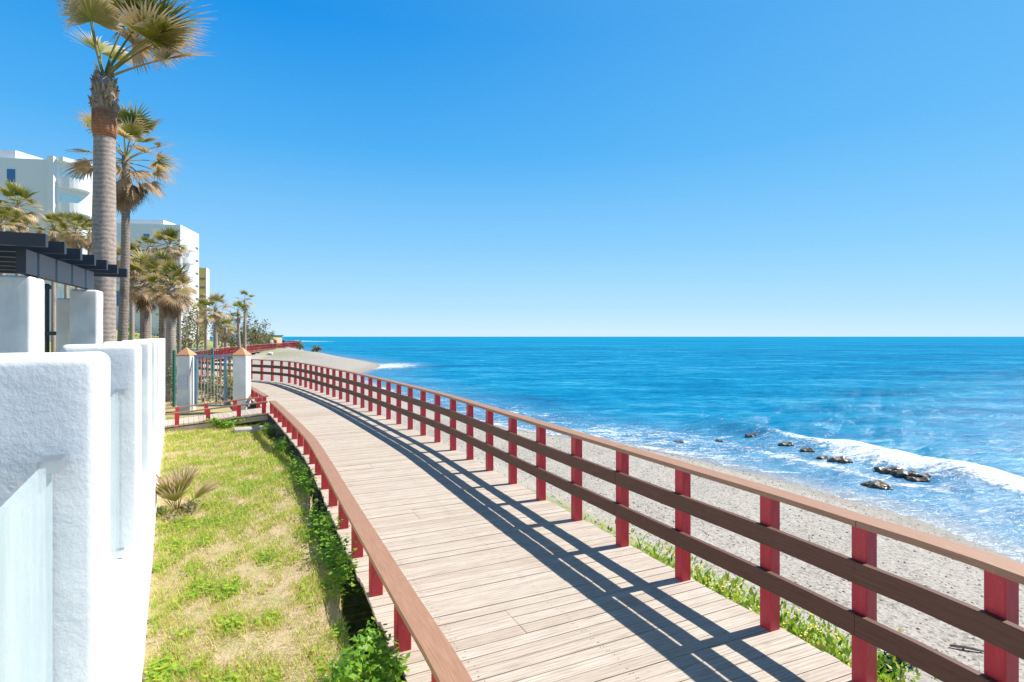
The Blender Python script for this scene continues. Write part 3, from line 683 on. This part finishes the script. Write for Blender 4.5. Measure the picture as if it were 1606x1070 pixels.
for fl in range(7):
    zb=zt-3.4-3.15*fl
    if zb<2: break
    cc=Vector(C)+dCD*2.0+nCD*-.3; poly=[]
    for k in range(15):
        a=math.pi*k/14; poly.append((cc.x+dCD.x*-1.9*math.cos(a)+nCD.x*1.9*math.sin(a),cc.y+dCD.y*-1.9*math.cos(a)+nCD.y*1.9*math.sin(a)))
    mb=MB(); mb.prism(poly[::-1],zb,zb+.25); bo=mb.build('balcony',m_tower,b1)
    ring=MB(); inner=[(cc.x+(p[0]-cc.x)*.94,cc.y+(p[1]-cc.y)*.94) for p in poly]; vs=[];fs=[]
    for (po,pi_) in zip(poly,inner): vs+=[(po[0],po[1],zb+.25),(po[0],po[1],zb+1.25),(pi_[0],pi_[1],zb+1.25),(pi_[0],pi_[1],zb+.25)]
    for k in range(14):
        for q in range(3): fs.append((4*k+q,4*k+q+1,4*k+5+q,4*k+4+q))
    ring.add(vs,fs); ring.build('parapet',m_tower,bo)
    mb=MB(); facebox(mb,C,Dp,.5,2.9,zb+.3,zb+2.5,.04,.01); mb.build('window',m_balc,b1)
    mb=MB(); facebox(mb,C,Dp,4.6,5.6,zb+.2,zb+.5,.06,.01); mb.build('window',m_slit,b1)
mb=MB(); facebox(mb,C,Dp,0.0,3.9,zt-.25,zt+.25,1.3,0); mb.build('roof_edge',m_tower,b1)
# second tower
C2=tuple(at(283,352,120))[:2]; D2=tuple(at(312,360,131))[:2]; F2=(C2[0]-17,C2[1]-2.5); E2=(D2[0]-22,D2[1]+6)
b2=building('apartment_tower','white apartment tower behind the palm grove with small slit windows on its sunlit side','building',[F2,C2,D2,E2],0,26.3,m_tower)
mb=MB(); mb.prism([(F2[0]+3,F2[1]+2),(F2[0]+13,F2[1]+3),(F2[0]+13,F2[1]+8),(F2[0]+3,F2[1]+8)],26.3,27.4); mb.build('roof_house',m_tower,b2)
dl=(Vector(D2)-Vector(C2)).length
for fl in range(8):
    z=26.3-3.6-2.95*fl
    mb=MB(); facebox(mb,C2,D2,dl*.80,dl*.95,z-.2,z+.25,.06,.01); mb.build('window',m_slit,b2)
    mb=MB(); 
    for q in range(9):
        a=math.pi*q/8
    cc=Vector(C2).lerp(Vector(D2),.30); dd_=(Vector(D2)-Vector(C2)).normalized(); nn_=Vector((dd_.y,-dd_.x))
    poly=[(cc.x-dd_.x*2.2*math.cos(math.pi*q/10)+nn_.x*1.5*math.sin(math.pi*q/10),cc.y-dd_.y*2.2*math.cos(math.pi*q/10)+nn_.y*1.5*math.sin(math.pi*q/10)) for q in range(11)]
    mb.prism(poly[::-1],z-1.5,z-.4); mb.build('balcony',m_tower,b2)
for (u,z) in ((9.8,23.3),(3.8,11.0),(3.8,9.4)):
    mb=MB(); facebox(mb,F2,C2,u,u+(1.2 if z>20 else 3.0),z-.8,z+.8,.05,.01); mb.build('window',m_win,b2)
# ochre block
a_=at(312,420,190); b__=at(322,420,191); c__=at(327,421,197)
b3=building('ochre_block','ochre apartment block with a white edge behind the white tower','building',[tuple(a_)[:2],tuple(b__)[:2],tuple(c__)[:2],(a_.x-14,204)],0,25.7,m_ochre)
mb=MB(); facebox(mb,tuple(b__)[:2],tuple(c__)[:2],0,(c__-b__).length*.98,1,25.9,.3); mb.build('white_side',m_tower,b3)
for fl in range(7):
    mb=MB(); facebox(mb,tuple(a_)[:2],tuple(b__)[:2],.3,1.9,21.8-3*fl,22.3-3*fl,.05,.01); mb.build('window',m_slit,b3)
# low headland house
h0=at(414,540,125); poly=[(h0.x-1.5,124),(h0.x+2.3,124.5),(h0.x+2,130),(h0.x-1.8,130)]
b4=building('beach_house','small sandy coloured house with dark green roof at the far end of the boardwalk','house',poly,-.6,2.2,M('sand_render',(.55,.42,.25),.9)[0])
mb=MB(); mb.prism([(p[0]*1.0+(.25 if i in(1,2) else -.25),p[1]+(-.25 if i<2 else .25)) for i,p in enumerate(poly)],2.2,2.45); mb.build('roof',m_green,b4)
mb=MB(); facebox(mb,poly[0],poly[1],.6,1.4,-.6,1.5,.05,.01); mb.build('door',m_tower,b4)
# low white garden walls + path on the slope
def strip(name,label,cat,pts,h,w,mat,kind=None):
    mb=MB()
    for (p,q) in zip(pts[:-1],pts[1:]):
        p=Vector(p);q=Vector(q); n=max(1,int((q-p).length/3))
        for i in range(n):
            a=p.lerp(q,i/n); b_=p.lerp(q,(i+1)/n); m_=(a+b_)/2; za=gz(a.x,a.y); zb=gz(b_.x,b_.y)
            d=(b_-a).normalized(); nn=Vector((-d.y,d.x))*w/2
            lo=-.3 if h>.05 else -.05
            vs=[(a.x-nn.x,a.y-nn.y,za+lo),(b_.x-nn.x,b_.y-nn.y,zb+lo),(b_.x+nn.x,b_.y+nn.y,zb+lo),(a.x+nn.x,a.y+nn.y,za+lo)]
            vs+=[(vs[0][0],vs[0][1],za+h),(vs[1][0],vs[1][1],zb+h),(vs[2][0],vs[2][1],zb+h),(vs[3][0],vs[3][1],za+h)]
            mb.add(vs,[(3,2,1,0),(4,5,6,7),(0,1,5,4),(1,2,6,5),(2,3,7,6),(3,0,4,7)])
    o=mb.build(name,mat); 
    if kind: o['kind']=kind
    else: tag(o,label,cat)
    return o
strip('low_wall','low white garden wall behind the grove palms','wall',[(-33,46),(-27,43),(-24,49)],.7,.25,m_render)
strip('path','','',[(-44,72),(-38,66),(-32,62),(-30,52)],.03,1.3,m_conc,'structure')
strip('low_wall','low white retaining wall along the slope path below the white tower','wall',[(-46,77),(-40,71),(-34,67)],.55,.3,m_render)

# ------------------------------------------------------------------ gate
Yg=17.9; gt=thing('garden_gate','blue-grey barred gate between two white pillars with terracotta caps','gate',(at(335,600,Yg).x,Yg,-.3))
for k,px in enumerate((292.5,379.5)):
    x=at(px,0,Yg).x; V,Fs=rounded((x,Yg,.56),(.41,.41,1.84),.015,.2,R(4),.002,3,k); mb=MB(); mb.add(V,Fs); po=mb.build('pillar',m_render,gt,True)
    mb=MB(); h=.215; vs=[(x-h,Yg-h,1.48),(x+h,Yg-h,1.48),(x+h,Yg+h,1.48),(x-h,Yg+h,1.48),(x-h,Yg-h,1.52),(x+h,Yg-h,1.52),(x+h,Yg+h,1.52),(x-h,Yg+h,1.52),(x,Yg,1.76)]
    mb.add(vs,[(3,2,1,0),(0,1,5,4),(1,2,6,5),(2,3,7,6),(3,0,4,7),(4,5,8),(5,6,8),(6,7,8),(7,4,8)]); mb.build('cap',m_terra,po)
    if k==0:
        m_pl,nt,b=M('plaque_tile',(.5,.52,.66),.4); vv=coords(nt,'Object',(8,8,30)); L(nt,ramp(nt,noisef(nt,vv,2.2,3),[(.42,(.46,.50,.66)),(.55,(.66,.67,.76))]),b.inputs['Base Color'])
        mb=MB(); mb.box((x+.0,Yg-.213,.63),(.30,.02,.42),R(4)*0); mb.build('plaque',m_pl,po)
x0=at(305,0,Yg).x; x1=at(368,0,Yg).x; xm=at(353,0,Yg).x; zt_,zb_=H-(557-CY)/F*Yg,-.15
lf=MB()
for x in (x0+.04,xm): lf.box((x,Yg,(zt_+zb_)/2),(.07,.05,zt_-zb_-.1))
lf.box(((x0+x1)/2,Yg-.003,zt_-.03),(x1-x0,.055,.07)); lf.box(((x0+x1)/2,Yg-.002,zb_+.02),(x1-x0,.05,.05)); 
fr=lf.build('gate_frame',m_blue,gt)
mb=MB()
for k in range(12):
    x=x0+.11+(x1-x0-.14)*k/11
    if abs(x-xm)<.05: continue
    mb.tube([(x,Yg,zb_+.03),(x,Yg,zt_-.06)],.011,6)
mb.build('bars',m_grey,gt)
# green wire fence beyond the gate
wf=thing('wire_fence','green post and wire fence beyond the white gate','fence',(-12.5,20.5,-.3))
fp=[at(273,0,19.0),at(300,0,21.0),at(333,0,23.0)]
for p in fp:
    p=Vector((p.x,p.y,0)); g0=gz(p.x,p.y); mb=MB(); mb.box((p.x,p.y,g0+.95),(.07,.07,2.0)); mb.build('post',m_green,wf)
mb=MB()
for a_,b_ in zip(fp[:-1],fp[1:]):
    for zz in np.arange(0,1.8,.2): mb.tube([(a_.x,a_.y,zz),(b_.x,b_.y,zz)],.004,4)
    for k in range(22):
        q=a_.lerp(b_,k/22); mb.tube([(q.x,q.y,-.2),(q.x,q.y,1.75)],.004,4)
mb.build('mesh_panel',m_green,wf)
# concrete slab beside the ramp
q=A-dA*.9+nL*.25; mb=MB(); V,Fs=rounded((q.x,q.y,-.34),(1.3,.45,.22),.03,.2,math.atan2(nL.y,nL.x),.008,4); mb.add(V,Fs); tag(mb.build('concrete_slab',m_conc,None,True),'pale concrete slab lying below the corner of the side ramp','slab')

# ------------------------------------------------------------------ shrubs and ground plants
def leafcloud(mb, c, rad, n, ls, ell=(1,1,1), a0=0,a1=.6, clumps=6, shell=.55):
    c=Vector(c); cl=[Vector((random.gauss(0,.42)*ell[0],random.gauss(0,.42)*ell[1],abs(random.gauss(0,.40))*ell[2]))*rad for _ in range(clumps)]
    for i in range(n):
        k=random.choice(cl); u=Vector((random.gauss(0,1),random.gauss(0,1),random.gauss(0,1))).normalized()
        p=c+k+Vector((u.x*ell[0],u.y*ell[1],u.z*ell[2]))*rad*.42*(random.random()**shell)
        ax=Vector((random.gauss(0,1),random.gauss(0,1),random.gauss(0,.7))).normalized(); bx=ax.cross(u+Vector((0,0,.6))); bx=bx.normalized() if bx.length>.01 else Vector((1,0,0))
        s_=ls*random.uniform(.6,1.3); av=random.uniform(a0,a1)
        mb.add([p-ax*s_*.5,p+bx*s_*.28+ax*s_*.05,p+ax*s_*.6,p-bx*s_*.28+ax*s_*.05],[(0,1,2,3)],av)
def shrub(label,x,y,rad,n,ls,mat,ell=(1,1,.8),name='shrub',a=(0,.6),group=None,clumps=8,z=None):
    zz=gz(x,y) if z is None else z; t=thing(name,label,'shrub',(x,y,zz),group)
    mb=MB(); leafcloud(mb,(x,y,zz+rad*.35*ell[2]),rad,n,ls,ell,a[0],a[1],clumps); mb.build('foliage',mat,t)
    mb=MB()
    for k in range(4):
        aa=random.uniform(0,6.28); mb.tube([(x,y,zz-.05),(x+math.cos(aa)*rad*.3,y+math.sin(aa)*rad*.3,zz+rad*.5*ell[2])],[.03*rad+.004,.01*rad+.002],5)
    mb.build('stem',m_barkdark,t); return t
random.seed(3)
p=onz(585,1052,.02); shrub('glossy bright green weed clump at the near end of the gap beside the kerb rail',p.x-.04,p.y-.05,.30,800,.045,m_leaf,(.8,1.3,.9),'weed_clump',(0,.35),z=-.06)
p=onz(350,672,-.35); shrub('bright green weed in front of the side ramp',p.x,p.y,.42,520,.08,m_leaf,(1.3,.8,.6),'weed_clump',(0,.4))
p=onz(1398,1052,-.45); shrub('dark green leafy plant just outside the tall railing',p.x,p.y,.22,420,.055,m_leafdark,(1,1,.8),'leafy_plant',(0,.4))
# spiky dwarf palm by the wall
p=onz(278,806,-.06); t=thing('dwarf_palm','small dwarf fan palm with dry grey-green spiky leaves against the white wall','plant',(p.x,p.y,-.07))
mb=MB()
for i in range(15):
    az=i*2.4; el=R(random.uniform(15,80)); dv=Vector((math.cos(az)*math.cos(el),math.sin(az)*math.cos(el),math.sin(el)))
    fan(mb,Vector((p.x,p.y,-.05)),dv,.24,.38,.12,random.uniform(.1,.55),9,spread=42,wid=.75,pet=.008)
mb.build('crown',m_frond,t)
mb=MB(); leafcloud(mb,(p.x+.05,p.y-.1,-.03),.26,260,.05,(1.2,1,.6),.2,.9); mb.build('dry_leaves',m_leafolive,t)
# hedge block & slope shrubs, far bushes
shr=[(270,583,19.5,.55,1500,.06,m_leafdark,'dark clipped hedge bush between the wall end and the left gate pillar'),
(360,590,22,.6,900,.08,m_leaf,'green bush seen through the bars at the right of the gate'),
(318,600,20.5,.5,700,.07,m_leafolive,'dry brown bush seen through the gate bars'),
(338,612,20,.45,700,.07,m_leafolive,'straw-coloured bush low behind the gate bars'),
(203,508,44,1.1,900,.16,m_leaf,'yellow-green round bush before the low white wall'),
(192,508,45,1.0,900,.16,m_leaf,'yellow-green bush left of the round one before the low wall'),
(240,515,40,1.5,1400,.16,m_leafdark,'dark bush among the grove trunks'),
(285,505,60,2.0,1500,.22,m_leafolive,'olive bush at the foot of the white tower'),
(300,500,75,2.0,1200,.25,m_leafolive,'pale olive bush right of the tower foot bush'),
(345,505,80,2.2,1400,.28,m_leafolive,'rounded olive shrub at the top of the slope'),
(365,518,85,2.4,1400,.28,m_leafdark,'dark shrub behind the twin palms'),
(392,522,95,2.6,1400,.30,m_leafolive,'bare greyish shrub right of the twin palms'),
(376,528,92,2.2,1200,.30,m_leafolive,'olive shrub below the twin palms'),
(403,526,105,2.6,1400,.32,m_leafolive,'greyish shrub beside the sandy house'),
(405,516,128,1.6,700,.35,m_leafdark,'dark narrow cypress-like tree behind the sandy house'),
(421,522,133,1.7,700,.35,m_leafdark,'dark round tree above the sandy house roof'),
(470,541,108,1.0,700,.22,m_leafolive,'small brown bush on the sandy bank, the farther of the two'),
(495,549,92,1.1,900,.2,m_leafolive,'brown bush on the sandy bank nearest the water'),
(80,528,9.6,.55,900,.07,m_leafolive,'pale green garden shrub between the pergola pillars'),
(-5,535,7.6,.6,900,.07,m_leaf,'green garden shrub at the left edge below the pergola'),
(428,541,112,1.2,600,.2,m_leaf,'green bush beside the far end of the railing')]
for i,(px,py,Y,rad,n,ls,mt,lb) in enumerate(shr):
    q=at(px,py,Y); g0=max(gz(q.x,q.y), q.z-rad*1.0) if Y>30 else gz(q.x,q.y)
    if Y>30: g0=gz(q.x,q.y)
    hh=max(rad*.9,q.z+rad*.5-g0); shrub(lb,q.x,q.y,rad,n,ls,mt,(1,1,max(.6,min(2.2,hh/rad/1.1))),'shrub' if 'tree' not in lb else 'tree',(0,.8),None,10,g0)

# weeds in the gap by the kerb rail, one mass
def gapweeds():
    mb=MB(); s_=1.5
    while s_<sB0-.2:
        dens=.35+.6*math.sin(s_*1.9)+.35*math.sin(s_*4.3)+.25*math.sin(s_*9.7)
        for k in range(int(14*max(0,dens))):
            p,d=edge(s_+random.uniform(0,.25),W+.22+random.gauss(0,.06)); g=gz(p.x,p.y)
            h=random.uniform(.08,.30) if dens>.45 else random.uniform(.0,.06)
            lv=-.06-.29*min(1,max(0,(p.y-7.5)/6.5)); st=Vector((p.x,p.y,lv-.12)); tp=st+Vector((random.gauss(0,.05),random.gauss(0,.05),h+.10))
            for j in range(9):
                q=st.lerp(tp,.3+.7*random.random())+Vector((random.gauss(0,.03),random.gauss(0,.03),0)); a=random.uniform(0,6.28); s2=random.uniform(.015,.036)
                ax=Vector((math.cos(a),math.sin(a),random.uniform(-.2,.6)))*s2; bx=Vector((-math.sin(a),math.cos(a),random.uniform(-.2,.2)))*s2*.6
                mb.add([q-ax*.3,q+bx,q+ax,q-bx],[(0,1,2,3)],random.uniform(0,.4))
        s_+=.09
    tag(mb.build('gap_weeds',m_leaf),'bright green weeds growing in the gap along the low kerb rail','weeds',kind='stuff')
gapweeds()
def seaweeds():
    mb=MB(); fl=MB(); s_=1.0
    while s_<26:
        fadein=1 if s_<11.5 else max(0,1-(s_-11.5)/3)
        for k in range(int(120*fadein)):
            p,d=edge(s_+random.uniform(0,.2),-.10-abs(random.gauss(0,.50))); g=gz(p.x,p.y); h=random.uniform(.04,.28)
            kind=mnoise.noise(Vector((p.x*1.3,p.y*1.3,2)))
            if kind<-.38: continue
            q=Vector((p.x,p.y,g+h*random.random()+.02)); a=random.uniform(0,6.28); s2=random.uniform(.015,.05)
            ax=Vector((math.cos(a)*.6,math.sin(a)*.6,random.uniform(.2,1.3)))*s2; bx=Vector((-math.sin(a),math.cos(a),0))*s2*.35
            mb.add([q-ax*.5,q+bx,q+ax,q-bx],[(0,1,2,3)],random.uniform(.05,.75))
            if random.random()<.07*(kind>.05):
                q2=q+Vector((0,0,.06)); r=.011; fl.add([q2+Vector((-r,0,0)),q2+Vector((0,-r,.004)),q2+Vector((r,0,0)),q2+Vector((0,r,.004))],[(0,1,2,3)])
        s_+=.05
    tag(mb.build('verge_grass',m_leaf),'green verge plants between the tall railing and the shingle','plants',kind='stuff')
    tag(fl.build('verge_flowers',m_yel),'tiny yellow flowers scattered in the verge outside the tall railing','flowers',kind='stuff')
seaweeds()
def lawngrass():
    mb=MB(); wd_=MB(); cnt=0
    pts=[]
    n=120000
    Y=3.0+ (16.5-3.0)*rng.random(n)**1.6; s0=rng.random(n)
    XL=-.19-.6135*Y+.03; 
    ei=left[np.argsort(left[:,1])]; XR=np.interp(Y,ei[:,1],ei[:,0])
    X=XL+(XR-.12-XL)*s0; Z=ground(X,Y)
    m1=.7*wob(X,Y,1.6,50)+.8*wob(X,Y,5.5,51)+.8*wob(X,Y,15,52)+.5*rng.standard_normal(n)+.5*(s0>.85)-.55*(Y<5.2)*(s0>.45)
    for x,y,z_,q in zip(X,Y,Z,m1):
        green=q>-.28+.5*rng.random()
        if q<-.9 or (not green and rng.random()>.30): continue
        a=rng.random()*6.28; h=(.018+.030*rng.random())*(1+.05*y); w=.0022*(1+.16*y)
        if q>.85 and rng.random()<.33:      # broad leaved weeds
            s2=.012+.02*rng.random(); ax=Vector((math.cos(a),math.sin(a),.35*rng.random()))*s2; bx=Vector((-math.sin(a),math.cos(a),0))*s2*.6; p=Vector((x,y,z_+.012+.03*rng.random()))
            wd_.add([p-ax*.5,p+bx,p+ax,p-bx],[(0,1,2,3)],.45*rng.random()+.1); continue
        dx,dy=math.cos(a)*h*.7,math.sin(a)*h*.7; u,v=-math.sin(a)*w,math.cos(a)*w
        mb.add([(x-u,y-v,z_-.003),(x+u,y+v,z_-.003),(x+dx,y+dy,z_+h)],[(0,1,2)],(.05+.45*rng.random()) if green else (.5+.35*rng.random()))
    tag(mb.build('lawn_grass',m_grass),'patchy short grass on the strip between the wall and the boardwalk','grass',kind='stuff')
    tag(wd_.build('lawn_weeds',m_leaf),'small broad leaved weeds scattered through the patchy lawn','weeds',kind='stuff')
lawngrass()

# pebbles
def pebbles():
    n=26000; Y=2.5+20*rng.random(n)**1.9; X0=np.interp(Y,[p[1] for p in rc],[p[0] for p in rc])if False else None
    mb=MB(); oct_=[(1,0,0),(0,1,0),(-1,0,0),(0,-1,0),(0,0,1)]; fs=[(0,1,4),(1,2,4),(2,3,4),(3,0,4)]
    sel=rc[(rc[:,1]>-1)&(rc[:,1]<26)]; XR=np.interp(Y,sel[:,1],sel[:,0]); X=XR+.7+rng.random(n)*9
    d=shore_d(X,Y); Z=ground(X,Y)
    for x,y,z_,dd_ in zip(X,Y,Z,d):
        if dd_<.3: continue
        s_=(.006+.022*rng.random()**4)*(1+.02*y); a=rng.random()*6.28; c_,s2=math.cos(a),math.sin(a); e=.6+.4*rng.random()
        mb.add([(x+(p[0]*c_-p[1]*s2*e)*s_,y+(p[0]*s2+p[1]*c_*e)*s_,z_+p[2]*s_*.6-.002) for p in oct_],fs,rng.random())
    tag(mb.build('pebbles',m_peb),'grey and white pebbles scattered over the shingle beach','pebbles',kind='stuff')
pebbles()
# driftwood
p=onz(1517,1008,-.9); mb=MB(); g=gz(p.x,p.y); mb.tube([(p.x-.13,p.y+.05,g+.02),(p.x,p.y,g+.03),(p.x+.12,p.y-.05,g+.02)],[.012,.017,.01],6); tag(mb.build('driftwood',m_barkdark,None,True),'short dark stick of driftwood lying on the shingle at the lower right','driftwood')
# rocks in the surf
random.seed(12)
RK=[(1312,727,.18),(1326,730,.12),(1393,741,.20),(1408,744,.15),(1421,747,.20),(1438,752,.18),(1452,750,.10),(1374,763,.19),(1387,766,.12),(1360,761,.11),(1180,688,.16),(1232,703,.17),(1265,712,.15),(1128,692,.12),(1065,695,.11),(1290,722,.12)]
nth=['leftmost','second','third','fourth','fifth','sixth','seventh','eighth','ninth','tenth','eleventh','twelfth','thirteenth','fourteenth','fifteenth','rightmost']
for i,(px,py,s_) in enumerate(sorted(RK)):
    p=onz(px,py,-1.5); mb=MB(); V,Fs=rounded((p.x,p.y,float(SZ.ravel()[np.argmin((SX.ravel()-p.x)**2+(SY.ravel()-p.y)**2)])+.015),(s_*2.6,s_*1.7,s_*.62),s_*.28,s_*.22,random.uniform(-.6,.2),s_*.45,2.2/s_*.35,i); mb.add(V,Fs)
    tag(mb.build('surf_rock',m_rock,None,True),'dark wet rock awash in foam, %s of the surf rocks%s'%(nth[i],'' if i in (0,15) else ' counted from the left'),'rock','rocks in the surf')
# tiny white stones on the far shore grass
for (px,py,lb) in ((424,557,'pale boulder on the grass bank below the far railing'),(463,544,'white boulder at the end of the far railing')):
    p=onz(px,py,-.45); g=gz(p.x,p.y); mb=MB(); V,Fs=rounded((p.x,p.y,g+.25),(.7,.5,.4),.15,.2,.2,.12,1.5,3); mb.add(V,Fs); tag(mb.build('boulder',m_render,None,True),lb,'boulder')

# people at the far end of the walk
def person(label,x,y,shirt,trous,face):
    t=bpy.data.meshes.new('person'); z=.0
    J=[(0,0,.95),(0,0,1.15),(0,0,1.38),(0,0,1.50),(0,0,1.64),(.18,0,1.40),(.24,.03,1.14),(.22,-.06,.90),(-.18,0,1.40),(-.24,-.03,1.14),(-.22,.08,.90),(.10,0,.90),(.11,.14,.50),(.11,.05,.06),(.11,.20,.03),(-.10,0,.90),(-.11,-.06,.50),(-.11,-.22,.10),(-.11,-.10,.03)]
    Ed=[(0,1),(1,2),(2,3),(3,4),(2,5),(5,6),(6,7),(2,8),(8,9),(9,10),(0,11),(11,12),(12,13),(13,14),(0,15),(15,16),(16,17),(17,18)]
    rad=[.15,.14,.16,.06,.11,.07,.05,.035,.07,.05,.035,.10,.07,.05,.04,.10,.07,.05,.04]
    t.from_pydata(J,Ed,[]); o=bpy.data.objects.new('person',t); col.objects.link(o); md=o.modifiers.new('skin','SKIN'); o.modifiers.new('sub','SUBSURF').levels=1
    if not t.skin_vertices:
        import bmesh
        bm=bmesh.new(); bm.from_mesh(t); bm.verts.layers.skin.verify(); bm.to_mesh(t); bm.free()
    for i,(v,r) in enumerate(zip(t.skin_vertices[0].data,rad)): v.radius=(r,r); v.use_root=(i==0)
    m,nt,b=M('person_'+face,(.5,.3,.2),.8); sep=nt.nodes.new('ShaderNodeSeparateXYZ'); tc=nt.nodes.new('ShaderNodeTexCoord'); L(nt,tc.outputs['Object'],sep.inputs[0])
    L(nt,ramp(nt,math_(nt,'MULTIPLY',sep.outputs['Z'],.5),[(0,trous),(.47,shirt),(.74,(.55,.34,.25)),(.82,(.06,.04,.03))],'CONSTANT'),b.inputs['Base Color']); t.materials.append(m)
    o.location=(x,y,z); o.rotation_euler=(0,0,.5)
    tag(o,label,'person'); return o
def far_on_walk(sv,off): p,_=edge(sv,off); return p
sfar=float(cum[int(np.argmin(np.abs(rc[:,1]-104)))])
p=far_on_walk(sfar,1.0); person('person in a blue top and dark trousers at the far end of the boardwalk',p.x,p.y,(.05,.08,.45),(.03,.03,.05),'a')
p=far_on_walk(sfar-4,1.7); person('person in a red top walking on the far end of the boardwalk',p.x,p.y,(.50,.05,.06),(.05,.06,.12),'b')
p=far_on_walk(sfar-9,1.4); person('person in a white top on the far end of the boardwalk',p.x,p.y,(.75,.75,.78),(.08,.09,.14),'c')

# ------------------------------------------------------------------ light, sky, camera
EL,AZ=49.0,67.5      # sun height, bearing clockwise from the view direction (+Y)
sunv=Vector((math.cos(R(EL))*math.sin(R(AZ)),math.cos(R(EL))*math.cos(R(AZ)),math.sin(R(EL))))
sd_=bpy.data.lights.new('Sun','SUN'); sd_.energy=5.0; sd_.angle=R(.53); sd_.color=(1.0,.955,.88)
so=bpy.data.objects.new('Sun',sd_); col.objects.link(so); so.rotation_euler=sunv.to_track_quat('Z','Y').to_euler(); so.location=(10,0,30)
w=bpy.data.worlds.new('World'); scn.world=w; w.use_nodes=True; nt=w.node_tree; bg=nt.nodes['Background']
sky=nt.nodes.new('ShaderNodeTexSky'); sky.sky_type='NISHITA'; sky.sun_disc=False; sky.sun_elevation=R(EL); sky.sun_rotation=R(AZ)
sky.altitude=0; sky.air_density=1.0; sky.dust_density=.2; sky.ozone_density=1.0
tc=nt.nodes.new('ShaderNodeTexCoord'); sep=nt.nodes.new('ShaderNodeSeparateXYZ'); L(nt,tc.outputs['Generated'],sep.inputs[0])
# clear-air sky: colour by height above the horizon, paler towards the sun
gr=ramp(nt,sep.outputs['Z'],[(0.0,(4.3,5.8,7.1)),(.05,(3.0,5.1,7.0)),(.15,(1.75,4.2,6.7)),(.31,(.50,2.95,6.2)),(.48,(.03,2.0,5.6)),(1.0,(.0,.8,3.2))])
dt=nt.nodes.new('ShaderNodeVectorMath'); dt.operation='DOT_PRODUCT'; L(nt,tc.outputs['Generated'],dt.inputs[0]); dt.inputs[1].default_value=tuple(sunv)
gl=sstep(nt,dt.outputs['Value'],.30,1.2)
gr=mix(nt,math_(nt,'MULTIPLY',gl,.65),gr,(1.3,3.9,6.4))
skc=mix(nt,.94,sky.outputs[0],gr)
dk_=nt.nodes.new('ShaderNodeMapRange'); dk_.interpolation_type='SMOOTHSTEP'; L(nt,sep.outputs['Z'],dk_.inputs[0]); dk_.inputs[1].default_value=.50; dk_.inputs[2].default_value=.74; dk_.inputs[3].default_value=1.0; dk_.inputs[4].default_value=.34  # added dimming of the unseen sky overhead, to deepen and blue the shadows
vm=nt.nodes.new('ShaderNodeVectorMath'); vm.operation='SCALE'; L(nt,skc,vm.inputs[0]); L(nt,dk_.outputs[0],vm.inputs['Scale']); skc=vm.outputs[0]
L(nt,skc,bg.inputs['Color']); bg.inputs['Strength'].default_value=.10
cam=bpy.data.cameras.new('Camera'); co=bpy.data.objects.new('Camera',cam); col.objects.link(co); co.location=(0,0,H); co.rotation_euler=(R(90),0,0)
cam.sensor_width=36; cam.lens=36*F/1606; cam.shift_y=-7/1606; cam.clip_start=.03; cam.clip_end=60000; scn.camera=co
vs_=scn.view_settings; vs_.view_transform='Standard'; vs_.look='None'; vs_.gamma=1; vs_.exposure=.60; vs_.use_curve_mapping=False
